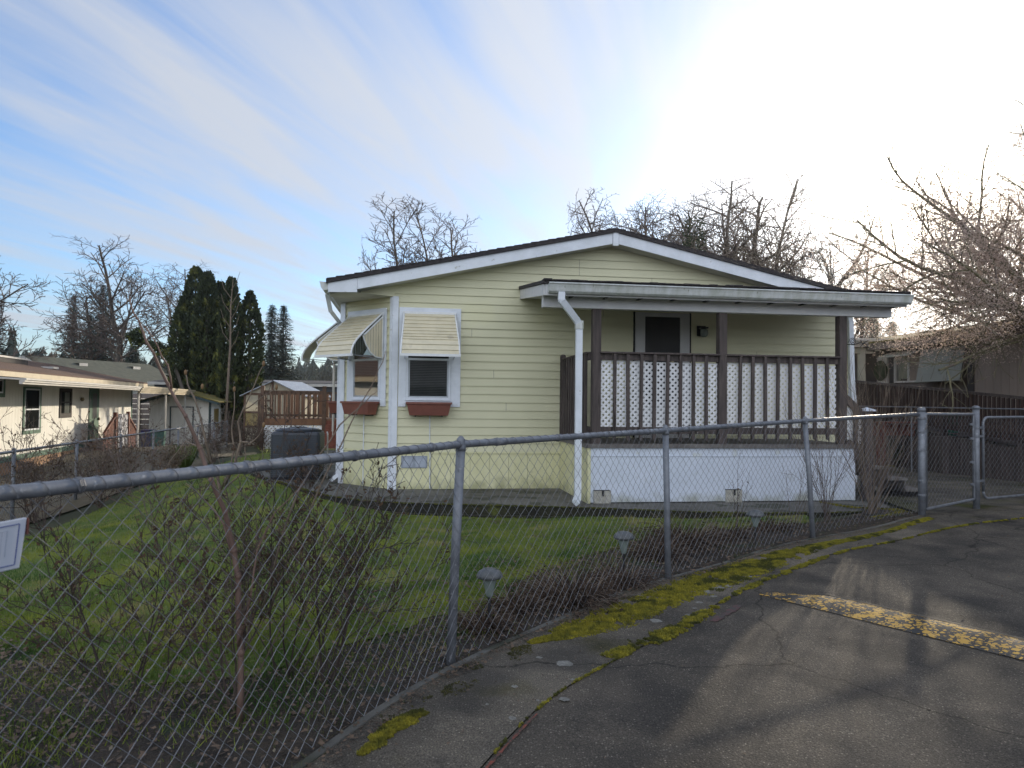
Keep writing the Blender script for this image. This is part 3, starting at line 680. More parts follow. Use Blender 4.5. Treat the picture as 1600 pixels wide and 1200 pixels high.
roof = mb.build('roof', 'shingle', house)
def rake(ua, ub):
    mb = MB(); d0, d1 = .066, .235
    mb.add([(ua, VF, rz(ua)-d0), (ub, VF, rz(ub)-d0), (ub, VF, rz(ub)-d1), (ua, VF, rz(ua)-d1), (ua, VF+.022, rz(ua)-d0), (ub, VF+.022, rz(ub)-d0), (ub, VF+.022, rz(ub)-d1), (ua, VF+.022, rz(ua)-d1)],
           [(0,1,2,3), (4,7,6,5), (0,4,5,1), (3,2,6,7), (0,3,7,4), (1,5,6,2)]); return mb.build('rake_board', 'white', house, bevel=.003)
rake(UL+.42, RIDU-.05); rake(RIDU+.05, UR)
mb = MB(); mb.box(RIDU-.045, RIDU+.045, VF-.012, VF+.02, rz(RIDU)-.275, rz(RIDU)-.055); mb.build('ridge_cap_board', 'white', house, bevel=.004)
mb = MB(); mb.prism([(UL, rz(UL)-.066), (UL+.418, rz(UL+.418)-.066), (UL+.418, 3.115), (UL, 3.105)], VF-.003, VF+.02); mb.build('eave_return', 'white', house, bevel=.003)
mb = MB()
for ua, ub in ((UL+.02, RIDU), (RIDU, UR)):
    mb.quad((ua, VF+.02, rz(ua)-.232), (ub, VF+.02, rz(ub)-.232), (ub, .03, rz(ub)-.232), (ua, .03, rz(ua)-.232))
mb.quad((UL, VF, 3.108), (-.45, VF, 3.113), (.02, .03, 3.113), (UL, .03, 3.108))
mb.quad((UL, .0, 3.108), (.1, .0, 3.112), (.1, BY+.2, 3.112), (UL, BY+.2, 3.108)); mb.quad((UL, BY, 3.108), (BX+.1, BY, 3.112), (BX+.1, HL, 3.112), (UL, HL, 3.108))
mb.quad((UL+.42, VF+.01, 3.0+.113), (UL+.42, .02, 3.113), (UL+.42, .02, rz(UL+.42)-.2), (UL+.42, VF+.01, rz(UL+.42)-.2))
mb.build('soffit', 'soffit', house)
mb = MB(); mb.box(UL-.004, UL+.016, VF+.02, HL+.3, 3.10, rz(UL)-.066); mb.box(UR-.016, UR+.002, VF+.02, HL+.3, 3.08, rz(UR)-.066); mb.build('eave_fascia', 'white', house)
def gut(prof, axis, a, b, name='gutter', m='gutter', parent=None, f=None):
    mb = MB()
    for (x0, z0), (x1, z1) in zip(prof, prof[1:]):
        d = Vector((x1-x0, z1-z0)).normalized()*.002; nx, nz = -d.y*1.5, d.x*1.5
        poly = [(x0, z0), (x1, z1), (x1+nx, z1+nz), (x0+nx, z0+nz)]
        mb.prism(poly, a, b, axis)
    for e in (a, b): mb.add([(p[0], e, p[1]) if axis == 'y' else (e, p[0], p[1]) for p in prof], [tuple(range(len(prof)))])
    return mb.build(name, m, parent or house)
gut([(UL-.006, 3.255), (UL-.006, 3.15), (UL-.07, 3.135), (UL-.105, 3.18), (UL-.118, 3.245), (UL-.13, 3.255), (UL-.12, 3.262)], 'y', VF+.02, HL)
def rect_pipe(mb, pts, w, d, up=(0, 1, 0)):
    for a, b in zip(pts, pts[1:]): mb.beam(a, b, w, d, up)
    for p in pts[1:-1]: mb.ell(p, w*.52, d*.52, w*.5, 8, 6)
mb = MB(); rect_pipe(mb, [(UL-.06, .12, 3.14), (UL-.02, .30, 2.90), (BX-.045, .80, 2.78), (BX-.045, BY+.02, 2.70), (BX-.045, BY+.02, .30), (BX-.14, BY-.06, .22)], .06, .05); mb.build('downspout', 'white', house, smooth=False)
# skirt vent, cables, lamp
mb = MB(FRONT); mb.box(.146, .54, .005, .016, .495, .68); v = mb.build('skirt_vent', 'vent', house)
mb = MB(FRONT)
for a in (.155, .349):
    for q in ((a, a+.18, .500, .512), (a, a+.18, .664, .676), (a, a+.012, .512, .664), (a+.168, a+.18, .512, .664)): mb.box(q[0], q[1], .016, .022, q[2], q[3])
    for i in range(6): mb.add([(a+.014, .022, .515+i*.025), (a+.166, .022, .515+i*.025), (a+.166, .0165, .537+i*.025), (a+.014, .0165, .537+i*.025)], [(0,1,2,3)])
mb.build('grille', 'vent', v)
mb = MB(FRONT); mb.tube([(.57, .024, 1.36), (.575, .022, .9), (.575, .026, .74), (.58, .02, .72), (.585, .014, .18)], .008, 6); mb.build('cable_conduit', 'white', house)
mb = MB(BAY); mb.tube([(.64, .024, 1.36), (.645, .024, .74), (.65, .016, .18)], .008, 6); mb.build('cable_conduit', 'white', house)
# door
mb = MB(FRONT)
D0, D1 = 3.823, 4.73
mb.box(D0, D0+.16, .012, .045, .97, 2.98); mb.box(D1-.16, D1, .012, .045, .97, 2.98); mb.box(D0+.16, D1-.16, .012, .044, 2.915, 2.98); mb.box(D0+.16, D1-.16, .012, .044, .97, 1.5)
door = mb.build('door', mat('grey_white_door', (.50,.50,.49), (.45,.45,.45), 4, .6), house, bevel=.003)
mb = MB(FRONT); mb.box(D0-.03, D0-.002, .012, .03, .97, 2.99); mb.box(D1+.002, D1+.03, .012, .03, .97, 2.99); mb.build('jamb', 'blackline', door)
mb = MB(FRONT); mb.box(D0+.16, D1-.16, .014, .03, 1.5, 2.915); mb.build('screen', 'doordark', door)
mb = MB(FRONT); mb.ell((D1-.30, .06, 2.19), .035, .03, .05, 10, 8); mb.build('hanging_charm', 'brass', door)
mb = MB(FRONT); mb.box(4.86, 5.01, .012, .03, 2.62, 2.79); lamp = mb.build('wall_lamp', 'plasticblack', house, bevel=.005)
mb = MB(FRONT); mb.lathe((4.945, .11, 2.60), [(.03, .0), (.055, .02), (.065, .07), (.06, .12), (.03, .13)], 14); mb.build('lamp_globe', 'lampglass', lamp, smooth=True)
mb = MB(FRONT); mb.box(4.895, 4.995, .03, .17, 2.735, 2.76); mb.build('lamp_hood', 'plasticblack', lamp)

# ---- porch
PV = -1.75; PU0, PU1 = 2.62, 6.50; DZ = .965
mb = MB(); mb.box(PU0, PU1, PV, -.02, DZ-.035, DZ); mb.build('porch_floor', 'greywood', house)
mb = MB(); mb.box(PU0-.01, PU1+.05, PV-.035, PV, DZ-.05, DZ+.005); mb.box(PU1, PU1+.035, PV, -.02, DZ-.05, DZ+.005); mb.box(PU0-.03, PU0, PV, -.02, DZ-.05, DZ+.004); mb.build('porch_rim_board', 'greywood', house)
mb = MB(); mb.box(PU0+.04, PU1, PV-.006, PV+.012, .185, DZ-.05)
mb.build('porch_skirt_panel', 'panel', house, bevel=.002)
mb = MB(); mb.box(PU0+.04, PU1, PV-.016, PV-.0062, .80, .812); mb.build('panel_strip', 'panel', house)
mb = MB(); mb.box(PU0-.004, PU0+.01, PV+.01, -.02, ZG, DZ-.055); mb.box(PU0-.004, PU0+.038, PV-.012, PV+.01, ZG, DZ-.055); mb.build('porch_side_panel', 'skirt', house)
mb = MB(); mb.box(PU1-.02, PU1+.0, PV+.012, -.02, .16, DZ-.055); mb.build('porch_side_panel', 'panel', house)
for a in (2.70, 4.56):
    mb = MB(); mb.box(a, a+.24, PV-.03, PV-.008, .17, .345); p = mb.build('footing_block', mat('chipped_block', (.42,.41,.36), (.28,.27,.23), 14, .9, .6, 40), house, bevel=.008)
    mb = MB(); mb.box(a+.11, a+.14, PV-.034, PV-.031, .27, .345); mb.box(a-.005, a+.22, PV-.034, PV-.009, .346, .352); mb.build('slot', 'blackline', p)
for u in (2.737, 4.528, 6.322):
    mb = MB(); mb.box(u-.058, u+.058, PV-.005, PV+.11, DZ+.001, 2.80); mb.build('porch_post', 'darkwood', house, bevel=.005)
def frame_rail(u0, u1, n, side=False):
    root = None
    mb = MB()
    if not side:
        mb.box(u0, u1, PV+.02, PV+.058, 2.10, 2.1855); mb.box(u0-.02, u1+.02, PV-.03, PV+.09, 2.186, 2.21)
    r = mb.build('railing', 'darkwood', house, bevel=.003)
    mb = MB(); mb.box(u0, u1, PV+.02, PV+.058, 1.105, 1.195); mb.build('bottom_rail', 'darkwood', r, bevel=.003)
    for i in range(n):
        t = u0+(u1-u0)*(i+1)/(n+1); w = .038+.005*rg.random(); mb = MB(); j = (rg.random()-.5)*.012
        mb.add([(t-w/2+j, PV-.02, 1.02+rg.random()*.02), (t+w/2+j, PV-.02, 1.0), (t+w/2-j, PV-.02, 2.182), (t-w/2-j, PV-.02, 2.182), (t-w/2+j, PV+.019, 1.04), (t+w/2+j, PV+.019, 1.03), (t+w/2-j, PV+.019, 2.182), (t-w/2-j, PV+.019, 2.182)],
               [(0,1,2,3), (7,6,5,4), (0,4,5,1), (1,5,6,2), (2,6,7,3), (3,7,4,0)])
        mb.build('picket', 'darkwood', r)
    return r
r1 = frame_rail(2.80, 4.468, 8); r2 = frame_rail(4.589, 6.262, 8)
mb = MB(); mb.box(PU0+.03, PU0+.068, PV+.11, -.06, 2.10, 2.185); mb.box(PU0-.01, PU0+.09, PV+.11, -.05, 2.186, 2.21)
r3 = mb.build('railing', 'darkwood', house, bevel=.003)
mb = MB(); mb.box(PU0+.03, PU0+.068, PV+.11, -.06, 1.105, 1.195); mb.build('bottom_rail', 'darkwood', r3)
for i in range(10):
    v = PV+.16+(1.52)*i/9.5; mb = MB(); mb.box(PU0-.01, PU0+.028, v, v+.06, 1.0, 2.182); mb.build('picket', 'darkwood', r3)
mb = MB(); mb.box(PU0-.02, PU0+.06, -.09, -.02, DZ, 2.24); mb.ell((PU0+.02, -.055, 2.245), .045, .04, .03, 8, 6); mb.build('railing_end_post', 'darkwood', r3)
def clip(poly, u0, u1, z0, z1):
    for ax, lim, s in ((0, u0, 1), (0, u1, -1), (1, z0, 1), (1, z1, -1)):
        out = []
        for i in range(len(poly)):
            a, b = poly[i-1], poly[i]; ia = (a[ax]-lim)*s >= 0; ib = (b[ax]-lim)*s >= 0
            if ia != ib:
                t = (lim-a[ax])/(b[ax]-a[ax]); c = [a[0]+(b[0]-a[0])*t, a[1]+(b[1]-a[1])*t]; out.append(c)
            if ib: out.append(b)
        poly = out
        if not poly: break
    return poly
def lattice(mb, u0, u1, z0, z1, v, pitch=.083, w=.031, axis='y', t=.008, ph=0):
    hw = w/2*math.sqrt(2)
    for sgn in (1, -1):
        k = -60
        c = (u0-z1 if sgn == 1 else u0+z0)-pitch
        end = (u1-z0 if sgn == 1 else u1+z1)+pitch
        c += ph
        while c < end:
            # line u - sgn*z = c
            zs = (z0-.2, z1+.2)
            pl = [[c+sgn*zs[0]-hw, zs[0]], [c+sgn*zs[0]+hw, zs[0]], [c+sgn*zs[1]+hw, zs[1]], [c+sgn*zs[1]-hw, zs[1]]]
            pl = clip(pl, u0, u1, z0, z1)
            if len(pl) > 2:
                d = 0 if sgn == 1 else t+.0005
                mb.prism(pl, v+d, v+d+t, axis)
            c += pitch
mb = MB()
lattice(mb, 2.80, 3.35, 1.196, 2.099, PV+.06); lattice(mb, 3.36, 3.93, 1.196, 2.085, PV+.06); lattice(mb, 3.94, 4.468, 1.196, 2.08, PV+.06, ph=.03)
mb.build('lattice_panel', 'lattice', r1)
mb = MB(); lattice(mb, 4.589, 5.70, 1.196, 2.099, PV+.06, w=.033, ph=.02); mb.build('lattice_panel', 'lattice2', r2)
mb = MB(); lattice(mb, 5.72, 6.25, 1.196, 2.08, PV+.06, ph=.01); mb.build('lattice_panel', 'lattice', r2)
# beam, porch roof, gutter, downspout
mb = MB(); mb.box(1.99, 7.06, PV-.02, PV+.10, 2.785, 3.02); mb.build('porch_beam', 'beam', house, bevel=.004)
mb = MB()
VW, VE = -.0, -2.02
ZW, ZE = 3.335, 3.075
for i, (zu, zd, vf) in enumerate(((0, .045, VE-.03),)):
    mb.add([(1.93, .0, ZW), (7.15, .0, ZW), (7.15, vf, ZE+.02), (1.93, vf, ZE+.02), (1.93, .0, ZW-.05), (7.15, .0, ZW-.05), (7.15, vf, ZE-.02), (1.93, vf, ZE-.02)],
           [(0,1,2,3), (7,6,5,4), (0,4,5,1), (1,5,6,2), (2,6,7,3), (3,7,4,0)])
for i in range(44):                                  # ragged shingle edge along the gutter
    a = 1.94+5.2*i/44; t = .008+.012*rg.random(); mb.box(a, a+.112, VE-.05-.02*rg.random(), VE+.14, ZE+.021, ZE+.022+t)
mb.build('porch_roof', 'shingle', house)
mb = MB()
for u in (1.95, 7.11):
    mb.add([(u, -.0, ZW-.052), (u, VE+.02, ZE-.022), (u, VE+.02, ZE-.17), (u, .0, ZW-.20), (u+.02, -.0, ZW-.052), (u+.02, VE+.02, ZE-.022), (u+.02, VE+.02, ZE-.17), (u+.02, .0, ZW-.20)],
           [(0,1,2,3), (7,6,5,4), (0,4,5,1), (1,5,6,2), (2,6,7,3), (3,7,4,0)])
mb.box(1.97, 7.11, VE, VE+.02, ZE-.17, ZE-.022)
mb.build('porch_fascia', 'beam', house, bevel=.003)
mb = MB(); mb.add([(1.97, -.02, ZW-.19), (7.11, -.02, ZW-.19), (7.11, VE+.02, ZE-.15), (1.97, VE+.02, ZE-.15)], [(0,1,2,3)]); mb.build('porch_soffit', 'beam', house)
mb = MB()
for i in range(11): u = 2.33+i*.47; mb.box(u, u+.035, VE+.03, PV-.03, ZE-.165, ZE-.152)
mb.build('rafter_slot', 'blackline', house)
gut([(VE-.002, 3.04), (VE-.002, 2.945), (VE-.055, 2.93), (VE-.085, 2.955), (VE-.098, 3.0), (VE-.112, 3.035), (VE-.128, 3.05), (VE-.118, 3.06)], 'x', 2.0, 7.13)
mb = MB(); rect_pipe(mb, [(2.17, VE-.06, 2.945), (2.17, VE-.06, 2.84), (2.42, VE+.12, 2.60), (2.455, VE+.14, 2.54), (2.455, VE+.14, .27), (2.40, VE+.02, .215)], .085, .06)
mb.build('downspout', 'white', house)
mb = MB(); mb.box(2.405, 2.505, VE+.10, VE+.18, 2.49, 2.60); mb.build('downspout_collar', 'gutter', house)
mb = MB(); rect_pipe(mb, [(7.54, -.02, 3.02), (7.54, -.055, 2.9), (7.56, -.055, 2.0), (7.60, -.055, 1.5), (7.60, -.055, .25)], .08, .06); mb.build('downspout', 'white', house)
# steps on the right
mb = MB()
for i in range(4):
    u = PU1+.04+i*.27; z = DZ-.16*(i+1); mb.box(u, u+.30, PV+.08, PV+1.1, z-.035, z)
    mb.box(u+.26, u+.28, PV+.1, PV+1.08, z-.16, z-.036)
steps = mb.build('steps', 'greywood', house)
mb = MB(); mb.beam((6.36, PV+.02, 1.63), (6.66, PV+.02, 1.36), .05, .10); mb.beam((6.4, PV+.02, 1.0), (6.66, PV+.02, .85), .05, .09)
for u in (6.50,): mb.beam((u, PV-.01, .75), (u, PV-.01, 1.50), .06, .04, (1,0,0))
hr = mb.build('handrail', 'darkwood', steps)
mb = MB(); lattice(mb, 6.40, 6.50, 1.0, 1.50, PV+.05); lattice(mb, 6.52, 6.63, .98, 1.36, PV+.05); mb.build('lattice_panel', 'lattice', hr)
mb = MB(); mb.box(6.64, 6.76, PV-.03, PV+.09, .2, 1.44); n = mb.build('newel_post', 'darkwood', steps, bevel=.006)
mb = MB(); mb.box(6.61, 6.79, PV-.06, PV+.12, 1.442, 1.465); mb.add([(6.62, PV-.05, 1.465), (6.78, PV-.05, 1.465), (6.78, PV+.11, 1.465), (6.62, PV+.11, 1.465), (6.70, PV+.03, 1.50)], [(0,1,4),(1,2,4),(2,3,4),(3,0,4)]); mb.build('cap', 'panel', n)
# scroll hook on the right post
mb = MB()
pts = [(6.385+.02, PV+.02, 2.415)]
for i in range(26):
    a = i/25*4.2*PI; r = .055*(1-i/30); pts.append((6.50-.02+r*math.cos(PI-a)*1.0, PV+.02, 2.43+r*math.sin(PI-a)))
mb.tube(pts, .006, 5)
mb.tube([(6.385, PV+.02, 2.39), (6.5, PV+.02, 2.385), (6.60, PV+.02, 2.42), (6.68, PV+.02, 2.40), (6.74, PV+.02, 2.33), (6.80, PV+.02, 2.35), (6.79, PV+.02, 2.40)], .007, 5)
mb.tube([(6.60, PV+.02, 2.45), (6.65, PV+.02, 2.38), (6.70, PV+.02, 2.36)], .006, 5); mb.tube([(6.60, PV+.02, 2.36), (6.66, PV+.02, 2.42), (6.72, PV+.02, 2.45)], .006, 5)
mb.build('scroll_bracket', 'plasticblack', house)
# ---- back deck
mb = MB(); mb.box(-4.5, BX-.02, 14.0, 16.4, .80, .89); mb.box(-4.52, BX, 13.96, 14.0, .68, .90)
deck = empty('back_deck', (HO.x, HO.y, 0), TH, 'raised brown timber deck behind the house with a picket rail and white lattice skirt', 'deck')
mb.build('deck_floor', 'cedar', deck)
mb = MB(); lattice(mb, -4.45, -2.55, -.1, .68, 13.97, pitch=.14, w=.06); mb.build('lattice_skirt', 'lattice', deck)
mb = MB(); mb.box(-4.5, -2.5, 13.98, 14.05, 1.72, 1.84); mb.box(-4.5, -2.5, 13.98, 14.05, .98, 1.05); mb.box(-4.5, -4.43, 14, 16.4, 1.76, 1.84); mb.box(-4.5, BX, 16.3, 16.4, 1.76, 1.84)
rl = mb.build('rail', 'cedardark', deck)
for i in range(13): mb = MB(); u = -4.42+i*.155; mb.box(u, u+.05, 13.93, 13.975, .90, 1.82); mb.build('baluster', 'cedardark', rl)
for i in range(17): mb = MB(); u = -4.40+i*.21; mb.box(u, u+.13, 16.26, 16.30, .90, 1.76); mb.build('back_board', 'cedar', deck)
for u in (-4.5, -2.5):
    mb = MB(); mb.box(u-.06, u+.06, 13.9, 14.02, -.15, 2.0); mb.build('deck_post', 'cedardark', deck)
mb = MB()
for i in range(5): mb.box(-2.42, -.95, 13.96-.28*(i+1), 13.96-.28*i, .89-.17*(i+1)-.04, .89-.17*(i+1)); mb.box(-2.42, -.95, 13.96-.28*i-.03, 13.96-.28*i-.01, .89-.17*(i+1), .89-.17*i-.04)
mb.build('stair', 'redwood', deck)
for u in (-2.15, -1.85):
    mb = MB(); mb.tube([(u, 13.4, .1), (u, 13.4, 3.1)], .04, 6); mb.build('roof_support', 'ngrey', deck)
mb = MB(); mb.box(-2.4, BX-.1, 12.6, 16.4, 3.08, 3.14); mb.build('deck_cover', 'ngrey', deck)

# ---- things hung on or standing by the house
def planter(fr, s, label):
    o = empty('planter_box', (HO.x, HO.y, 0), TH, label, 'planter', 'terracotta planter boxes under the awning windows')
    mb = MB(fr); z0, z1 = 1.30, 1.495; a, b = s-.335, s+.335; t = .045
    mb.add([(a+t, .06, z0), (b-t, .06, z0), (b-t, .22, z0), (a+t, .22, z0), (a, .045, z1), (b, .045, z1), (b, .25, z1), (a, .25, z1), (a+.02, .065, z1), (b-.02, .065, z1), (b-.02, .23, z1), (a+.02, .23, z1)],
           [(3,2,1,0), (0,1,5,4), (1,2,6,5), (2,3,7,6), (3,0,4,7), (4,5,9,8), (5,6,10,9), (6,7,11,10), (7,4,8,11)])
    for q in ((a-.012, b+.012, .25, .262), (a-.012, b+.012, .036, .044)): mb.box(q[0], q[1], q[2], q[3], z1-.025, z1+.008)
    mb.box(a-.012, a-.001, .044, .25, z1-.025, z1+.008); mb.box(b+.001, b+.012, .044, .25, z1-.025, z1+.008)
    mb.build('trough', 'terracotta', o, bevel=.003)
    mb = MB(fr); mb.quad((a+.02, .065, z1-.02), (b-.02, .065, z1-.02), (b-.02, .23, z1-.02), (a+.02, .23, z1-.02)); mb.build('potting_soil', 'soil', o)
    mb = MB(fr)
    for q in (s-.2, s+.2): mb.box(q-.01, q+.01, .038, .06, z0-.02, z1); mb.box(q-.01, q+.01, .06, .2, z0-.02, z0-.004)
    mb.build('bracket', 'plasticblack', o)
    return o
planter(FRONT, .548, 'terracotta planter box under the front window beside the skirt vent')
planter(BAY, .60, 'terracotta planter box under the angled bay window')
planter(SIDE, .66, 'terracotta planter box sticking out past the corner on the side wall')
ac = empty('air_conditioner', tuple(h2w(-1.62, 1.75, T(-3.7,12.7))), TH, 'dark square air conditioning unit on the ground beside the house', 'air conditioner')
mb = MB(); mb.box(-.40, .40, -.40, .40, .06, .86); mb.build('cabinet', 'acbody', ac, bevel=.05)
mb = MB()
for i in range(22): z = .11+i*.033; mb.box(-.405, .405, -.405, .405, z, z+.006)
for x in (-.2, 0, .2): mb.box(x-.004, x+.004, -.409, -.406, .1, .84)
mb.build('louvre_guard', mat('ac_louvres', (.05,.06,.07), rough=.4), ac)
mb = MB(); mb.box(-.45, .45, -.45, .45, -.1, .058); mb.build('pad', 'concrete', ac)
mb = MB(); mb.lathe((0, 0, .862), [(.39, 0), (.385, .02), (.30, .045), (.12, .065), (.05, .066)], 28); mb.build('top_cap', 'acbody', ac, smooth=True)
mb = MB()
for k in range(6):
    r = .08+k*.055; mb.tube([(r*math.cos(a*.2618), r*math.sin(a*.2618), .935-.0012*(k*2.2)**2) for a in range(25)], .004, 4)
mb.build('fan_guard', 'galv', ac)
mb = MB(); mb.tube([(.5, -.1, .0), (.5, -.1, .82), (.47, .1, .84)], .014, 6); mb.build('conduit', 'ngrey', ac)

# ================================================================== chain-link fences
def chain(mb, a, b, ga, gb, ta, tb, w=.0415, pitch=.083, r=.0016, n=4, rail_r=.021, loops=True, lift=.03):
    a = Vector(a[:2]); b = Vector(b[:2]); L = (b-a).length; d = (b-a)/L; nn = Vector((-d.y, d.x))
    k = int(L/w); rr = random.Random(int(L*1000))
    for i in range(k):
        s = (i+.5)*w; t = s/L; zb = ga+(gb-ga)*t+lift; zt = ta+(tb-ta)*t; pts = []; ph = i % 2
        m = int((zt-zb)/(pitch/2))
        for j in range(m+1):
            z = zt-j*pitch/2; sg = 1 if (j+ph) % 2 else -1
            o = .0022*(1 if j % 2 else -1)+.004*noise.noise(Vector((s*1.3, z*1.5, 2)))*3
            p = a+d*(s+sg*w/2*1.04+.006*noise.noise(Vector((s*2, z*2, 9))))+nn*o; pts.append((p.x, p.y, z))
        mb.tube(pts, r, n, cap=False)
        if loops and ph == 0:                      # barb curled over the rail
            pr = a+d*(s+w/2); zc = zt-.002; q = []
            for g in range(7):
                an = -PI*.15+PI*1.3*g/6; q.append((pr.x+nn.x*(rail_r+.004)*math.cos(an)+d.x*.006*(g-3), pr.y+nn.y*(rail_r+.004)*math.cos(an)+d.y*.006*(g-3), zc+(rail_r+.004)*math.sin(an)))
            mb.tube(q, r, n, cap=False)
POSTS = [(-2.15,-.45,.0,1.235),(-1.37,1.80,.03,1.250),(-.279,4.047,.065,1.270),(1.25,5.938,.086,1.292),(3.025,7.54,.148,1.352),(4.83,8.69,.215,1.425)]
fence = empty('chain_link_fence', (0,0,0), 0, 'near galvanised chain-link fence curving along the pavement in front of the yellow house', 'fence')
mb = MB(); rp = [(x, y, z+.0) for x, y, g, z in POSTS]
mb.tube(rp, .0205, 12)
for (x, y, g, z) in POSTS[1:-1]: pass
for i in range(len(POSTS)-1):
    a = Vector(rp[i]); b = Vector(rp[i+1])
    if i in (2, 4): c = a+(b-a)*.12; e = a+(b-a)*.16; mb.tube([c, e], .0235, 10)
mb.build('top_rail', 'galv', fence, smooth=True)
lean = {2: .045, 3: -.0, 4: -.14}
for i, (x, y, g, z) in enumerate(POSTS[:-1]):
    dx = {2: -.045, 3: .03, 4: .09}.get(i, 0)
    mb = MB(); off = Vector((.012, -.018, 0))
    mb.tube([(x+dx, y, g-.15), (x+dx*.5, y, (g+z)/2), (x, y, z-.018)], .0255, 12); p = mb.build('fence_post', 'galv', fence, smooth=True)
    mb = MB(); mb.lathe((x, y, z-.035), [(.029, 0), (.029, .02), (.022, .05), (.024, .062), (.012, .078), (.004, .082)], 10); mb.build('rail_cap', 'galv', p, smooth=True)
mb = MB()
for i in range(len(POSTS)-1):
    a, b = POSTS[i], POSTS[i+1]; chain(mb, a, b, a[2], b[2], a[3], b[3], r=.0016 if i < 3 else .0017)
    for k in range(4):                            # rail ties
        t = (k+.5)/4; x = a[0]+(b[0]-a[0])*t; y = a[1]+(b[1]-a[1])*t; z = a[3]+(b[3]-a[3])*t; d = Vector((b[0]-a[0], b[1]-a[1])).normalized()
        for dz in (0, .006, .012): mb.tube([(x+d.x*dz-d.y*.024*math.cos(q), y+d.y*dz+d.x*.024*math.cos(q), z+.024*math.sin(q)) for q in [j*PI/4 for j in range(9)]], .0016, 4, cap=False)
mb.build('wire_mesh', 'wire', fence)
# walk gate and drive gate
GP = Vector((4.885, 8.716, 0)); GQ = Vector((5.933, 9.344, 0))
gp = empty('gate_post', GP, 0, 'thick galvanised gate post where the curved fence meets the walk gate', 'post')
mb = MB(); mb.tube([(0, 0, .05), (0, 0, 1.47)], .042, 16); mb.build('post', 'galv', gp, smooth=True)
mb = MB(); mb.lathe((0, 0, 1.455), [(.047, 0), (.047, .03), (.035, .045), (.012, .05)], 14); mb.build('cap', 'galv', gp, smooth=True)
mb = MB()
for z in (.45, .62, .98, 1.20, 1.36): mb.tube([(0, 0, z), (0, 0, z+.028)], .046, 14); mb.ell((-.045, -.03, z+.014), .012, .012, .010, 6, 4); mb.ell((.05, .02, z+.014), .010, .012, .010, 6, 4)
mb.build('band', 'galv', gp)
gq = empty('gate_post', GQ, 0, 'taller galvanised gate post between the walk gate and the wide drive gate', 'post')
mb = MB(); mb.tube([(0, 0, .05), (0, 0, 1.50)], .040, 16); mb.build('post', 'galv', gq, smooth=True)
mb = MB(); mb.lathe((0, 0, 1.49), [(.045, 0), (.045, .03), (.02, .045)], 14); mb.build('cap', 'galv', gq, smooth=True)
mb = MB()
for z in (1.24, 1.13, .56): mb.tube([(0, 0, z), (0, 0, z+.03)], .045, 14); mb.beam((.03, 0, z+.015), (.12, .04, z+.015), .012, .028)
mb.build('hinge', 'galv', gq)
def gate(name, a, b, zb0, zb1, zt0, zt1, label, cat, rnd=.0, mids=()):
    o = empty(name, (a.x, a.y, 0), 0, label, cat)
    d = (b-a); d.z = 0; L = d.length; d.normalize(); mb = MB()
    def P(s, z): return (d.x*s, d.y*s, z)
    r = rnd or .015; pts = []
    cs = [((r, zb0+r), PI, 1.5*PI), ((L-r, zb1+r), 1.5*PI, 2*PI), ((L-r, zt1-r), 0, PI/2), ((r, zt0-r), PI/2, PI)]
    for (cx, cz), a0, a1 in cs:
        for k in range(6): q = a0+(a1-a0)*k/5; pts.append(P(cx+r*math.cos(q), cz+r*math.sin(q)))
    pts.append(pts[0]); mb.tube(pts, .017, 10)
    for m_ in mids: mb.tube([P(m_, zb0), P(m_, zt0)], .015, 8)
    mb.build('gate_frame', 'galv', o, smooth=True)
    mb = MB(); aa = (d.x*.02, d.y*.02); bb = (d.x*(L-.02), d.y*(L-.02)); chain(mb, aa, bb, zb0, zb1, zt0, zt1, r=.0018, loops=False, lift=0); mb.build('wire_mesh', 'wire', o)
    return o
dd = (GQ-GP).normalized()
wg = gate('walk_gate', GP+dd*.085, GQ-dd*.065, .29, .345, 1.425, 1.425, 'narrow chain-link walk gate hung between two galvanised posts', 'gate')
mb = MB()
for z in (.52, .80, 1.1, 1.28): mb.tube([(dd.x*1.03, dd.y*1.03, z), (dd.x*1.03, dd.y*1.03, z+.03)], .024, 10); mb.ell((dd.x*1.0, dd.y*1.0-.02, z+.015), .014, .014, .012, 6, 4)
mb.build('tension_clamp', 'galv', wg)
d2 = Vector((.91, .41, 0)).normalized()
gate('drive_gate', GQ+Vector((.12,.05,0)), GQ+Vector((.12,.05,0))+d2*3.6, .345, .40, 1.385, 1.41, 'wide chain-link drive gate with rounded corners at the right edge', 'gate', rnd=.09, mids=(1.8,))
# side fence beyond the lawn
sf = empty('chain_link_fence', (0,0,0), 0, 'long dark chain-link fence on the left between the lawn and the neighbouring home', 'fence')
S0 = Vector((-7.4,10.9,0)); sd = Vector((-.1925,.981,0))
SP = [(S0+sd*2.4*i) for i in range(-1, 8)]
mb = MB(); mb.tube([(p.x, p.y, .70) for p in SP], .021, 8); mb.build('top_rail', 'galv', sf, smooth=True)
for i, p in enumerate(SP):
    mb = MB(); mb.tube([(p.x, p.y, -.55), (p.x, p.y, .73 if i else .7)], .028, 8); mb.ell((p.x, p.y, .735), .03, .03, .02, 8, 5); mb.build('fence_post', 'galv', sf, smooth=True)
mb = MB(); chain(mb, SP[0], SP[-1], -.42, -.36, .70, .70, w=.045, pitch=.09, r=.0022, n=3, loops=False); mb.build('wire_mesh', 'wire', sf)
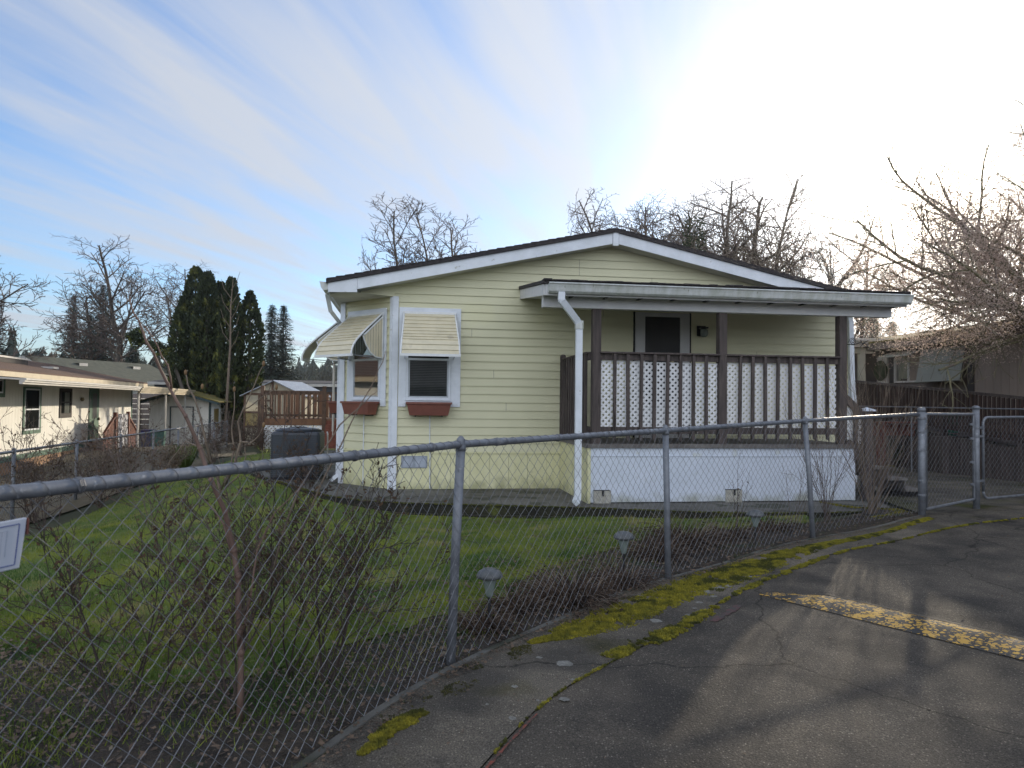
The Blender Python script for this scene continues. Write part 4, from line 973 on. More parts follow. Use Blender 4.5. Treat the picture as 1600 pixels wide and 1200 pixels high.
# sign wired to the fence
a = Vector(POSTS[1][:2]+(0,)); b = Vector(POSTS[2][:2]+(0,)); fd = (b-a).normalized(); fn = Vector((fd.y, -fd.x, 0))
so = empty('notice_sign', (a.x, a.y, 0), 0, 'white notice board with a thin blue border hung on the near fence', 'sign')
fm = Matrix(((fd.x, fn.x, 0, fn.x*.022), (fd.y, fn.y, 0, fn.y*.022), (0, 0, 1, 0), (0, 0, 0, 1)))
def SG(x, z): return (x, 0, z)
s1 = .165; zt, zb = 1.185, 1.055
mb = MB(fm); mb.prism([(-.22, zt-.022), (s1, zt), (s1-.004, zt-.04), (s1-.016, zb+.0), (-.22, zb-.012)], -.006, .004); mb.build('board', 'signwhite', so, bevel=.003)
mb = MB(fm)
for p, q in (((-.2, zt-.034), (s1-.020, zt-.014)), ((s1-.020, zt-.014), (s1-.030, zb+.012)), ((s1-.030, zb+.012), (-.2, zb-.001))): mb.beam((p[0], .0055, p[1]), (q[0], .0055, q[1]), .0015, .0022)
mb.build('border', 'signblue', so)
mb = MB(fm)
for q in range(5): mb.beam((s1-.05-.012*q, .0055, zt-.03), (s1-.055-.012*q, .0055, zb+.035), .001, .001)
mb.beam((s1-.048, .0055, zt-.028), (s1-.13, .0055, zt-.035), .001, .001); mb.tube([(s1-.105+.018*math.cos(k*.6), .0055, zt-.07+.02*math.sin(k*.6)) for k in range(11)], .0006, 4)
mb.build('drawing', 'signfaint', so)
mb = MB(fm); mb.box(s1-.0005, s1+.004, -.008, .005, zt-.045, zt-.002); mb.build('rusty_edge', 'redsoil', so)

# ================================================================== garden lights
def glight(x, y, h, rot, label):
    z = T(x, y); o = empty('garden_light', (x, y, z), rot, label, 'garden light', 'solar garden lights along the planting bed')
    mb = MB(); mb.tube([(0,0,-.05), (0,0,h*.55)], [.006, .011], 8); mb.build('stake', 'plasticblack', o)
    mb = MB(); mb.lathe((0,0,h*.52), [(.018, 0), (.024, .01), (.026, .03), (.05, h*.34), (.05, h*.36)], 16); mb.build('lens', 'lampglass', o, smooth=True)
    mb = MB(); mb.lathe((0,0,h*.86), [(.078, -.004), (.086, .004), (.084, .016), (.070, .038), (.046, .050), (.042, .054), (.0, .058)], 22); c = mb.build('lamp_cap', 'lamphead', o, smooth=True)
    mb = MB(); mb.tube([(.04*math.cos(t), .04*math.sin(t), h*.86+.046) for t in [k*PI/8 for k in range(17)]], .0025, 4); mb.build('cap_ring', 'plasticblack', c)
glight(-.13, 4.72, .37, .2, 'grey capped garden light in front of the lawn, close left of the dead clump')
glight(.93, 6.02, .37, 1.0, 'grey capped garden light between the lawn and the second fence post')
glight(2.42, 7.25, .33, 2.0, 'low garden light half hidden among twigs below the white porch skirt')
glight(-1.97, 2.72, .40, 2.6, 'garden light cut by the bottom left corner of the picture')

# ================================================================== plants
def vjit(rng, s): return Vector((rng.uniform(-s, s), rng.uniform(-s, s), rng.uniform(-s, s)))
def side_dir(d, ang, az):
    x = d.cross(Vector((0,0,1)) if abs(d.z) < .95 else Vector((1,0,0))).normalized(); y = d.cross(x)
    return (d*math.cos(ang)+(x*math.cos(az)+y*math.sin(az))*math.sin(ang)).normalized()
def grow(mbs, p, d, L, r, lvl, maxl, rng, P):
    segs = P['segs'][min(lvl, len(P['segs'])-1)]; pts = [p]; cur = d; rad = [r]
    end = r*P.get('taper', .45)
    for i in range(segs):
        cur = (cur+vjit(rng, P['jit'])+Vector((0,0,1))*P['up'][min(lvl, len(P['up'])-1)]).normalized()
        pts.append(pts[-1]+cur*(L/segs)); rad.append(r+(end-r)*(i+1)/segs)
    rad = [max(q, P['rmin']) for q in rad]
    mbs[0 if lvl < P['trunk_lv'] else 1].tube(pts, rad, 7 if lvl == 0 else (5 if lvl == 1 else 3), cap=False)
    if 'tips' in P and lvl >= maxl-P.get('tl', 1): P['tips'] += pts[1:]
    if lvl < maxl:
        n = P['n'][min(lvl, len(P['n'])-1)]; t0 = P['t0'][min(lvl, len(P['t0'])-1)]
        az = rng.random()*6.28
        for k in range(n):
            t = t0+(1-t0)*(k+rng.random()*.6)/n; t = min(t, .98); f = t*segs; i = min(int(f), segs-1)
            q = pts[i].lerp(pts[i+1], f-i); dd = (pts[i+1]-pts[i]).normalized(); az += 2.4+rng.uniform(-.5, .5)
            a0, a1 = P['ang']; nd = side_dir(dd, R(rng.uniform(a0, a1)), az)
            rl = rad[i]*P.get('rk', .6)
            grow(mbs, q, nd, L*P['lk'][min(lvl, len(P['lk'])-1)]*rng.uniform(.7, 1.15)*(1.15-.5*t if lvl == 0 else 1), rl, lvl+1, maxl, rng, P)
        if lvl == 0 or P.get('cont'):
            grow(mbs, pts[-1], cur, L*.45, end, lvl+1, maxl, rng, P)
def bare_tree(name, x, y, H, seed, label, cat='tree', group=None, stems=None, trunk=.45, r0=.16, Wd=None, maxl=4, m='twig', mt='bark', **kw):
    P = dict(segs=[6, 6, 5, 4, 3], jit=.10, up=[.02, .05, .03, .02], n=[7, 6, 5, 4], t0=[.35, .25, .2, .2], ang=(28, 60), lk=[.62, .55, .5, .5], rmin=.010, trunk_lv=2, taper=.5)
    P.update(kw); rng = random.Random(seed); z = T(x, y)-.2
    o = empty(name, (x, y, z), 0, label, cat, group); a, b = MB(), MB()
    for (dx, dy, dz, q, s) in (stems or [(0, 0, 1, 1, 1)]):
        grow((a, b), Vector((0,0,0)), Vector((dx, dy, dz)).normalized(), H*trunk*q, r0*s, 0, maxl, rng, P)
    vs = a.v+b.v; zs_ = sorted(v[2] for v in b.v); zm = zs_[int(len(zs_)*.985)]; xw = sorted(v[0] for v in b.v); w_ = xw[int(len(xw)*.97)]-xw[int(len(xw)*.03)]; xm = (xw[int(len(xw)*.97)]+xw[int(len(xw)*.03)])/2
    kz = H/zm; kx = (Wd/w_) if Wd else kz
    def sc(t, m_):
        k_ = .82*m_; return t if abs(t) < k_ else math.copysign(k_+.26*m_*(1-math.exp(-(abs(t)-k_)/(.26*m_))), t)
    for q in (a, b): q.v = [((sc(v[0]-xm, w_/2)+xm) if Wd else v[0], v[1], sc(v[2], zm)) for v in q.v]
    for q in (a, b): q.v = [((v[0]-(xm if Wd else 0)*min(1, v[2]/(zm*.4)))*kx if v[2] > 0 else v[0], v[1]*kx, v[2]*kz) for v in q.v]
    a.build('trunk', mt, o, smooth=True); b.build('crown', m, o)
    return o, P
# behind the left homes
def pxy(px, d): return ((px-800)/1142*d, d)
x, y = pxy(184, 60); bare_tree('bare_tree', x, y, 15.3, 4, 'tall bare tree with a dark straight trunk standing behind the roofs on the left', Wd=7.2, group='bare winter trees', r0=.26, trunk=.80, n=[13,6,5,4], rmin=.02, ang=(30,60), t0=[.42,.2,.2,.2], lk=[.42,.55,.5,.5])
x, y = pxy(150, 64); bare_tree('bare_tree', x, y, 11.4, 9, 'bare spreading tree left of the tall dark trunk, in front of the firs', Wd=5.5, group='bare winter trees', r0=.17, trunk=.72, rmin=.02, t0=[.5,.2,.2,.2], ang=(30,62), n=[9,6,5,4], lk=[.5,.55,.5,.5])
x, y = pxy(275, 66); bare_tree('bare_tree', x, y, 14.8, 15, 'fine-twigged bare tree arching out behind the arborvitae', Wd=7.0, group='bare winter trees', r0=.18, trunk=.62, up=[.0,.03,-.03,-.05], rmin=.017, ang=(40,75), t0=[.6,.2,.2,.2], n=[9,6,5,4], lk=[.6,.6,.5,.5])
x, y = pxy(-40, 46); bare_tree('bare_tree', x, y, 11.6, 23, 'bare tree reaching in from the left edge of the picture', Wd=6.5, group='bare winter trees', r0=.2, trunk=.6, stems=[(.25,0,1,1,1)], rmin=.016, up=[.0,.02,.0,.0], t0=[.4,.2,.2,.2], n=[9,6,5,4])
x, y = pxy(664, 50); bare_tree('bare_tree', x, y, 16.0, 31, 'fine-twigged round bare tree rising alone behind the left roof slope', Wd=7.2, group='bare winter trees', r0=.2, trunk=.72, stems=[(-.10,0,1,1,.8),(.12,0,1,1,.9),(0,.12,1,1.0,.7)], rmin=.017, n=[8,7,5,4], t0=[.62,.2,.2,.2], ang=(22,58), lk=[.36,.55,.5,.5])
# orchard-like trees behind the right roof slope
OR = dict(up=[.0, .02, -.01, -.02], n=[10,8,6,4], lk=[.50,.55,.5,.5], ang=(35,80), jit=.13, rmin=.011, t0=[.40,.12,.12,.15])
x, y = pxy(1012, 30); bare_tree('bare_tree', x, y, 11.0, 41, 'bare arching tree just right of the roof ridge', Wd=6.6, group='bare winter trees', r0=.17, trunk=.72, stems=[(-.5,0,1,.95,.8),(-.12,0,1,1,.9),(.3,0,1,.95,.8)], **OR)
x, y = pxy(1125, 28); bare_tree('bare_tree', x, y, 10.9, 47, 'bare tree with a thick forked trunk behind the middle of the right roof slope', Wd=6.6, group='bare winter trees', r0=.2, trunk=.74, stems=[(-.42,0,1,.95,.8),(-.05,0,1,1.05,1),(.4,0,1,1,.9)], **OR)
x, y = pxy(1190, 29); bare_tree('bare_tree', x, y, 10.2, 53, 'bare tree with long drooping boughs above the porch gutter', Wd=7.6, group='bare winter trees', r0=.18, trunk=.74, stems=[(-.3,0,1,.9,.8),(.2,0,1,1,1),(.6,0,1,.9,.8)], **OR)
x, y = pxy(1330, 34); bare_tree('bare_tree', x, y, 10.0, 59, 'slim dark bare tree against the sun right of the porch roof end', Wd=4.6, group='bare winter trees', r0=.16, trunk=.55, stems=[(0,0,1,1,1),(.22,0,1,.95,.9)], rmin=.010, n=[6,5,4,3], ang=(25,60), t0=[.45,.2,.2,.2])
# ivy clad stub
def leafcloud(pts, n, s, rng, jit, flat=.5, droop=0):
    V = []
    for _ in range(n):
        p = Vector(rng.choice(pts))+vjit(rng, jit); u = vjit(rng, 1).normalized(); w = u.cross(vjit(rng, 1)).normalized(); k = s*rng.uniform(.6, 1.3)
        V += [tuple(p-u*k), tuple(p+w*k*flat), tuple(p+u*k), tuple(p-w*k*flat)]
    return np.array(V)
rng = random.Random(77)
x, y = pxy(1084, 25.5); o = empty('ivy_covered_trunk', (x, y, T(x, y)), 0, 'narrow ivy-covered dead trunk poking above the right roof slope', 'tree')
mb = MB(); mb.tube([(0,0,-.1), (.1,0,4), (-.02,0,7.3)], [.2,.15,.05], 7); mb.build('trunk', 'bark', o)
bulk('leaves', leafcloud([(.3*math.sin(i), .1*math.cos(i*3), 4+i*.021) for i in range(190)], 2600, .05, rng, .13), 4, 'ivy', o)
# ---- conifers
def fir(x, y, H, W, seed, label, group, z0=None):
    rng = random.Random(seed); z = T(x, y)-.2 if z0 is None else z0; o = empty('fir_tree', (x, y, z), 0, label, 'tree', group)
    mb = MB(); mb.tube([(0,0,0), (0,0,H*.5), (0,0,H)], [H*.018, H*.011, .02], 6); mb.build('trunk', 'bark', o)
    V = []; zz = H*.12
    while zz < H*.99:
        f = 1-zz/H; Lb = W*(f**.7)*rng.uniform(.75, 1.15)+.12; n = rng.randint(5, 8); a0 = rng.random()*6
        for k in range(n):
            a = a0+k*6.283/n+rng.uniform(-.3, .3); L = Lb*rng.uniform(.6, 1.15); m_ = max(3, int(L/.35)); dr = rng.uniform(.05, .35)
            for i in range(m_*3):
                t = (i+rng.random())/(m_*3); r = L*t; p = Vector((math.cos(a)*r, math.sin(a)*r, zz-dr*r*.8+.10*r*t)); 
                s = (.16+.22*(1-t*.6))*min(1.2, .45+L*.22)
                u = Vector((math.cos(a+rng.uniform(-1.1, 1.1)), math.sin(a+rng.uniform(-1.1, 1.1)), rng.uniform(-.75, .15))).normalized(); w = Vector((-u.y, u.x, rng.uniform(-.4, .4)))*.42
                V += [tuple(p-w*s), tuple(p+w*s), tuple(p+u*s*2.0)]
        zz += H*.009+.06*rng.random()
    bulk('crown', np.array(V), 3, 'fir', o); return o
g = 'fir trees beyond the homes'
x, y = pxy(112, 100); fir(x, y, 15.5, 3.4, 1, 'pointed fir at the far left of the row, clear of the others', g)
x, y = pxy(158, 92); fir(x, y, 16.0, 4.2, 2, 'broad dark fir behind the bare trees on the left', g)
x, y = pxy(138, 96); fir(x, y, 12.5, 3.6, 3, 'shorter fir squeezed between the two taller ones on the left', g)
x, y = pxy(423, 80); fir(x, y, 12.6, 2.7, 4, 'slender fir, left one of the pair beside the arborvitae', g)
x, y = pxy(441, 82); fir(x, y, 12.8, 2.8, 5, 'slender fir, right one of the pair beside the arborvitae', g)
x, y = pxy(-18, 60); fir(x, y, 10.5, 3.0, 6, 'fir at the left border behind the bare tree', g)
x, y = pxy(205, 85); fir(x, y, 8.0, 4.0, 7, 'low bushy fir behind the grey-green roof', g)
x, y = pxy(1365, 60); fir(x, y, 9.2, 3.0, 8, 'dark fir seen under the porch gutter end on the right', g)
x, y = pxy(1395, 66); fir(x, y, 9.6, 3.0, 9, 'fir behind the mossy roof on the right', g)
def arbor(px, d, H, W, seed, label):
    rng = random.Random(seed); x, y = pxy(px, d); z = T(x, y)-.1; o = empty('arborvitae', (x, y, z), 0, label, 'tree', 'columnar arborvitae in a tight row')
    mb = MB(); mb.tube([(0,0,-.2), (.05,0,H*.5), (0,0,H*.93)], [.16, .12, .04], 7); mb.build('trunk', 'bark', o)
    W *= .86; V = []; n = int(7500*W*H/8)
    for _ in range(n):
        t = rng.random()**.9; zz = .25+t*(H-.25); pr = min(1, (1-t)*3.6)**.6*min(1, .8+t*1.5); a = rng.random()*6.283
        lob = 1+.22*noise.noise(Vector((math.cos(a)*2.2, math.sin(a)*2.2+seed, zz*.55)))+.16*noise.noise(Vector((math.cos(a)*5, math.sin(a)*5, zz*1.9+seed)))
        r = W*pr*lob*(.55+.45*rng.random()**.35)
        p = Vector((math.cos(a)*r, math.sin(a)*r, zz)); s = rng.uniform(.07, .16)
        u = Vector((math.cos(a)*.55+rng.uniform(-.5, .5), math.sin(a)*.55+rng.uniform(-.5, .5), rng.uniform(.3, 1.2))).normalized(); w = u.cross(Vector((rng.random(), rng.random(), .2))).normalized()
        V += [tuple(p-w*s*.5), tuple(p+w*s*.5), tuple(p+w*s*.35+u*s*1.6), tuple(p-w*s*.35+u*s*1.5)]
    bulk('crown', np.array(V), 4, 'arbor', o)
    return o
arbor(302, 42, 9.95, .95, 1, 'tallest arborvitae at the left of the row')
arbor(286, 41.5, 8.2, .85, 2, 'arborvitae at the outer left side of the row with a leaning bough')
arbor(321, 41, 9.5, .85, 3, 'second tallest arborvitae beside the tallest one')
arbor(341, 42, 9.1, .80, 4, 'arborvitae in the middle of the row with a gap on its right')
arbor(358, 40.5, 9.1, .72, 5, 'arborvitae with a pale bare stem in front of it')
arbor(388, 41, 8.4, .75, 6, 'lower arborvitae at the right end of the row')
x, y = pxy(362, 41); 
# leaning bough of evergreen lobes at the left of the row
x, y = pxy(272, 40); o = empty('leaning_evergreen', (x, y, T(x, y)), 0, 'dark evergreen bough leaning left out of the arborvitae row in rounded lobes', 'tree')
lob = [(0,0,4.3,.55),(-.35,0,4.75,.45),(-.75,0,5.0,.42),(-1.1,0,5.15,.36),(-1.35,0,5.35,.2),(-1.75,0,5.5,.16),(-2.1,0,5.45,.42),(-2.35,0,5.75,.36),(-2.0,0,5.95,.3)]
mb = MB(); mb.tube([(.9,0,-.1), (.6,0,2.5), (0,0,4.2), (-1.1,0,5.1), (-2.1,0,5.5), (-2.3,0,5.9)], [.12,.1,.08,.06,.04,.02], 6); mb.build('trunk', 'bark', o)
V = []
for cx, cy, cz, r in lob:
    pts = [tuple(Vector((cx, cy, cz))+Vector((rng.gauss(0,1), rng.gauss(0,1), rng.gauss(0,1))).normalized()*r*rng.uniform(.4, 1)) for _ in range(150)]
    V.append(leafcloud(pts, int(900*r), .08, rng, .06))
bulk('crown', np.concatenate(V), 4, 'arbor', o)
mb = MB(); x, y = pxy(352, 39.2); mb.tube([(x, y, T(x,y)-.1), (x+.12, y, 2.0), (x+.22, y, 4.5), (x+.20, y, 6.6), (x+.3, y, 8.0)], [.08,.07,.05,.03,.015], 6)
for k in range(9): mb.tube([(x+.2, y, 4.2+k*.4), (x+.2+(-1)**k*.35, y-.1, 4.7+k*.4), (x+.2+(-1)**k*.5, y-.1, 5.2+k*.4)], [.02,.014,.01], 4)
tag(mb.build('bare_sapling', 'twiggrey'), 'thin pale bare trunk standing in front of the arborvitae row', 'tree')
# big tree at the right edge, mossy limbs and many small leaves
rng = random.Random(5)
x, y = 10.6, 13.6; o = empty('mossy_tree', (x, y, T(x, y)), 0, 'large spreading mossy tree with small pale leaves overhanging the drive from the right', 'tree')
a, b = MB(), MB(); tips = []
P = dict(segs=[6,6,5,4,3], jit=.16, up=[.02,.02,.02,.01], n=[6,6,4,3], t0=[.25,.2,.2,.2], ang=(30,65), lk=[.58,.55,.55,.5], rmin=.005, trunk_lv=2, taper=.5, tips=tips, rk=.6, tl=3)
a.tube([(.75,0,-.2), (.55,0,1.0), (.35,0,1.8), (.1,0,2.5)], [.22,.17,.15,.13], 10)
for (dx, dy, dz, L, r) in [(-1,.1,.22,3.5,.06),(-1,-.1,.42,3.5,.07),(-1,.0,.75,3.6,.07),(-.5,.3,.9,3.0,.07),(0,.3,1,3.0,.07),(-.8,-.05,.75,3.0,.08),(-.25,-.1,1,3.2,.09),(.35,.1,1,3.2,.09),(-1,.3,.28,2.9,.06),(.6,-.3,.6,2.6,.08),(-.85,-.25,.25,3.0,.06),(-.7,.2,.55,3.0,.06),(.9,.1,.7,2.6,.08)]:
    grow((a, b), Vector((.1,0,2.45)), Vector((dx, dy, dz)).normalized(), L, r, 0, 3, rng, P)
a.build('trunk', 'mosstree', o, smooth=True); b.build('crown', 'mosstree', o)
tips = [t for t in tips if t.z > 2.45+.25*noise.noise(Vector((t.x*1.5, t.y, 0)))]
bulk('leaves', leafcloud([tuple(t) for t in tips], 220000, .016, rng, .36), 4, 'smallleaf', o)
print('TIPS', len(tips))

# ---- shrubs
def shrub(name, x, y, stems, seed, label, cat='shrub', m='twiggrey', leaves=0, leafm='deadleaf', group=None, rmin=.0016, lsize=.012, jit=.06, ljit=.01, **kw):
    rng = random.Random(seed); z = T(x, y); o = empty(name, (x, y, z-.02), 0, label, cat, group); mbs = (MB(), MB()); tips = []
    P = dict(segs=[9,6,5,4], jit=jit*2.0, up=[.02,.05,.03,.02], n=[5,4,3,2], t0=[.3,.25,.2,.2], ang=(22,55), lk=[.45,.5,.5,.5], rmin=rmin, trunk_lv=1, taper=.4, tips=tips, rk=.6); P.update(kw)
    for (dx, dy, dz, L, r, ml) in stems:
        grow(mbs, Vector((rng.uniform(-.05,.05), rng.uniform(-.05,.05), 0)), Vector((dx, dy, dz)).normalized(), L, r, 0, ml, rng, P)
    mbs[0].build('stems', m, o, smooth=True)
    if mbs[1].v: mbs[1].build('twigs', m, o)
    if leaves: bulk('dried_leaves', leafcloud([tuple(t) for t in tips], leaves, lsize, rng, ljit), 4, leafm, o)
    return o
rng = random.Random(3)
def rst(n, spread, h0, h1, r, ml, cx=0, cy=0): return [(cx+rng.uniform(-spread, spread), cy+rng.uniform(-spread, spread), 1, rng.uniform(h0, h1), r*rng.uniform(.6, 1.1), ml) for _ in range(n)]
M['darkstem'] = mat('dark_stems', (.030,.021,.017), (.060,.043,.035), 6, .85)
shrub('bare_shrub', -1.30, 3.45, rst(7, .65, .55, .95, .006, 3), 2, 'dense leafless shrub close behind the near fence with a few dried leaf tufts', m='twig', leaves=750, lsize=.011)
shrub('bare_shrub', -1.55, 4.25, rst(5, .5, .5, .9, .006, 3), 12, 'twiggy dark shrub on the lawn side of the near shrub', m='darkstem', leaves=500, lsize=.011)
shrub('bare_shrub', -.95, 3.75, rst(8, .6, .5, .9, .006, 3, .25), 22, 'leafless shrub with clustered dark seed heads leaning right behind the fence', m='darkstem', leaves=600, lsize=.012)
shrub('bare_shrub', -1.62, 3.15, rst(6, .5, .6, .95, .006, 3), 24, 'tall brown twiggy shrub nearest the fence at the lower left', m='darkstem', leaves=700, lsize=.011)
shrub('bare_shrub', -1.15, 3.85, rst(5, .65, .65, 1.0, .006, 3), 25, 'tall brown twiggy shrub directly behind the long sapling', m='darkstem', leaves=700, lsize=.011)
# one long arching sapling given by its own line
def D(px, py, d):          # a point seen at that pixel at depth d, used once to lay out a stem
    F = 1142.; pi = R(1.505); ro = R(.63); a = (px-800)/F; b = -(py-600)/F
    a2 = a*math.cos(ro)-b*math.sin(ro); b2 = a*math.sin(ro)+b*math.cos(ro)
    r = Vector((a2, math.cos(pi)-b2*math.sin(pi), math.sin(pi)+b2*math.cos(pi))); k = d/r.y
    return Vector((r.x*k, r.y*k, 1.5+r.z*k))
o = empty('tall_sapling', (-1.26, 3.34, .03), 0, 'long thin reddish sapling arching up and left above the fence rail', 'sapling'); O_ = Vector((-1.26, 3.34, .03)); mb = MB()
def stem(pts, r0, r1, n=6):
    P_ = [D(*p)-O_ for p in pts]; Q = [P_[0]]
    for a_, b_ in zip(P_, P_[1:]): Q += [a_.lerp(b_, .5)+vjit(rng, .006), b_]
    k = len(Q); rr_ = [r0+(r1-r0)*i/(k-1) for i in range(k)]
    mb.tube(Q, rr_, n)
    for i in range(2, k-1, 2): mb.ell(Q[i], rr_[i]*1.35, rr_[i]*1.35, rr_[i]*1.6, 6, 4)
stem([(374,1130,3.32),(376,1020,3.32),(372,900,3.30),(366,860,3.3),(352,800,3.25),(330,750,3.2),(312,700,3.2),(290,650,3.15),(262,600,3.15),(240,552,3.1),(222,515,3.1),(208,488,3.1),(203,462,3.1)], .015, .0022)
stem([(268,608,3.15),(262,570,3.12),(246,540,3.1),(228,512,3.1),(214,498,3.08)], .004, .0016)
stem([(372,1010,3.3),(392,930,3.2),(402,860,3.2),(430,800,3.2),(470,760,3.2)], .006, .002)
stem([(366,880,3.3),(350,820,3.3),(318,780,3.35),(290,755,3.35)], .005, .002)
mb.build('stems', mat('reddish_stem', (.12,.07,.055), (.17,.11,.085), 8, .7), o, smooth=True)
V = []
for p in [(203,462),(228,540),(240,556),(214,498)]: V.append(leafcloud([tuple(D(p[0], p[1], 3.1)-O_)], 4, .006, rng, .004))
bulk('buds', np.concatenate(V), 4, 'deadleaf', o)
o = empty('long_twigs', (-.75, 3.9, .05), 0, 'two long thin twigs slanting up in front of the bay window', 'shrub'); O_ = Vector((-.75, 3.9, .05)); mb = MB()
stem([(405,965,3.7),(430,880,3.6),(450,810,3.5),(470,760,3.5),(500,710,3.5),(530,665,3.5),(560,638,3.5),(578,608,3.5),(590,580,3.5),(603,548,3.5)], .006, .0016)
stem([(420,960,3.7),(455,860,3.6),(500,760,3.5),(524,714,3.5),(545,668,3.5),(562,635,3.5),(580,618,3.5),(590,611,3.5)], .006, .0016)
stem([(470,975,3.7),(500,880,3.6),(520,800,3.6),(535,740,3.6)], .004, .0014)
mb.build('stems', 'twiggrey', o, smooth=True)
V = [leafcloud([tuple(D(p[0], p[1], 3.45)-O_)], 9, .010, rng, .012) for p in ((536,735),(545,735),(544,775),(540,800),(537,840),(470,750),(440,800),(408,745),(365,700))]
bulk('dried_leaves', np.concatenate(V), 4, 'deadleaf', o)
o = empty('budded_shrub', (-3.6, 8.2, -.05), 0, 'pale curved upright branches with fat buds in front of the left neighbours', 'shrub'); O_ = Vector((-3.6, 8.2, -.05)); mb = MB()
stem([(345,770,8.2),(340,745,8.2),(328,720,8.1),(322,690,8),(314,655,8),(303,620,8),(293,600,8),(290,583,8)], .018, .007)
stem([(330,725,8.1),(316,700,8),(290,690,8),(266,720,8),(258,735,8)], .010, .005)
stem([(352,760,8.2),(368,720,8),(376,690,8),(372,660,8),(380,640,8),(394,610,8),(404,585,8),(412,570,8)], .016, .005)
stem([(345,765,8.2),(360,735,8),(366,700,8),(362,670,8),(366,640,8),(366,610,8)], .012, .005)
stem([(376,690,8),(392,692,8),(405,680,8),(412,665,8)], .010, .005); stem([(380,640,8),(395,632,8),(410,620,8),(432,606,8)], .008, .004)
stem([(345,770,8.2),(372,745,8),(384,715,8),(383,690,8)], .010, .004)
mb.build('stems', 'twiggrey', o, smooth=True)
M['bud'] = mat('brown_buds', (.16,.09,.04), (.2,.13,.06), 9, .7)
for p in ((290,582),(316,604),(366,608),(412,568),(432,605),(258,735),(412,664)): mb = MB(); mb.ell(D(p[0], p[1], 8)-O_, .018, .018, .032, 8, 6); mb.build('bud', 'bud', o, smooth=True)
# dead perennial clumps
def clump(x, y, n, rad, h, seed, label, m='deadperennial'):
    rng = random.Random(seed); o = empty('dead_perennial', (x, y, T(x, y)), 0, label, 'plant', 'dead perennial clumps in the planting bed'); mb, m2 = MB(), MB()
    for i in range(n):
        a = rng.random()*6.28; r = rng.random()**.5*rad*.5; L = h*rng.uniform(.5, 1.15); o_ = rng.uniform(.25, 1.1)
        p = Vector((math.cos(a)*r, math.sin(a)*r, 0)); d = Vector((math.cos(a+rng.uniform(-.6, .6))*o_, math.sin(a+rng.uniform(-.6, .6))*o_, 1)).normalized()
        pts = [p]
        for k in range(5): d = (d+vjit(rng, .16)+Vector((0,0,-.18-.05*k))).normalized(); pts.append(pts[-1]+d*L/5)
        (mb if rng.random() < .68 else m2).tube(pts, [.0032,.003,.0026,.002,.0016,.001], 3, cap=False)
    mb.build('stalks', m, o); m2.build('straw', 'twiggrey', o)
    bulk('withered_leaves', leafcloud([(rng.gauss(0, rad*.4), rng.gauss(0, rad*.4), abs(rng.gauss(0, h*.22))) for _ in range(400)], n*3, .014, rng, .015), 4, m, o)
clump(.42, 5.25, 420, .36, .34, 1, 'brown dead clump beside the nearest garden light, right of the fence post')
clump(.05, 5.05, 200, .22, .22, 6, 'small flattened dead tuft at the foot of the nearest garden light')
clump(.85, 5.75, 200, .26, .28, 4, 'matted dead stalks between the first and second garden lights')
clump(1.35, 6.75, 260, .30, .36, 12, 'brown matted clump behind the second fence post')
clump(-.15, 4.65, 200, .22, .2, 14, 'low dead tuft at the foot of the leaning fence post')
clump(1.72, 7.25, 420, .38, .42, 2, 'dark dead clump right of the second fence post below the porch')
clump(2.25, 7.6, 160, .26, .3, 8, 'thin dead clump behind the half hidden garden light')
clump(2.9, 8.1, 160, .3, .26, 3, 'low dead tuft below the porch corner in the bed')
shrub('whip_shrub', 4.45, 9.05, rst(30, .42, .7, 1.4, .0065, 2), 31, 'pale upright bare whips growing by the porch steps newel post', m='twiggrey', jit=.04, n=[3,3,2], ang=(12,35))
shrub('whip_shrub', 3.85, 8.9, rst(14, .4, .6, 1.25, .005, 2, -.1), 32, 'reddish bare whips in front of the right end of the white porch skirt', m='twig', jit=.04, n=[3,2,2], ang=(12,35))
shrub('whip_shrub', 3.3, 8.5, rst(5, .3, .4, .8, .004, 1), 33, 'a few thin bare whips before the middle of the white porch skirt', m='twig', jit=.05, n=[3,2,2], ang=(12,35))
shrub('rose_stem', 2.55, 8.3, [(.1,0,1,.62,.005,1),(-.3,0,1,.4,.004,1),(.35,0,1,.5,.004,1)], 34, 'thin thorny stem with a dark withered head near the footing block', m='darkstem', leaves=14, lsize=.02)
shrub('bare_shrub', -3.3, 11.6, rst(9, .8, .4, .8, .010, 3), 41, 'low tangled shrub at the left end of the patio', m='darkstem', leaves=500, lsize=.02)
for i, (x, y, h, lb) in enumerate([(-7.9,11.3,1.2,'brown winter shrub against the side fence nearest the left edge'),(-7.6,12.6,1.0,'brown twiggy shrub by the second post of the side fence'),(-8.0,14.2,1.3,'pale twiggy shrub by the third post of the side fence'),(-8.3,16.4,.8,'grey bare shrub below the hanging towel'),(-8.1,18.6,1.1,'russet shrub in front of the coloured bins'),(-8.3,21,1.1,'brown shrub along the side fence before the shed'),(-8.6,24,1.2,'dark leafy shrub at the far end of the side fence')]):
    shrub('bare_shrub', x+.55, y, rst(14, .9, h*.5, h*1.0, .008, 3), 50+i, lb, m='twiggrey' if i in (2,3) else 'twig', leaves=500, lsize=.022, rmin=.003, group='winter shrubs along the side fence', ljit=.03)
rng = random.Random(9)
x, y = -7.75, 17.4; o = empty('strappy_plant', (x, y, T(x, y)), 0, 'green strap-leaved plant beside the side fence', 'plant'); V = []
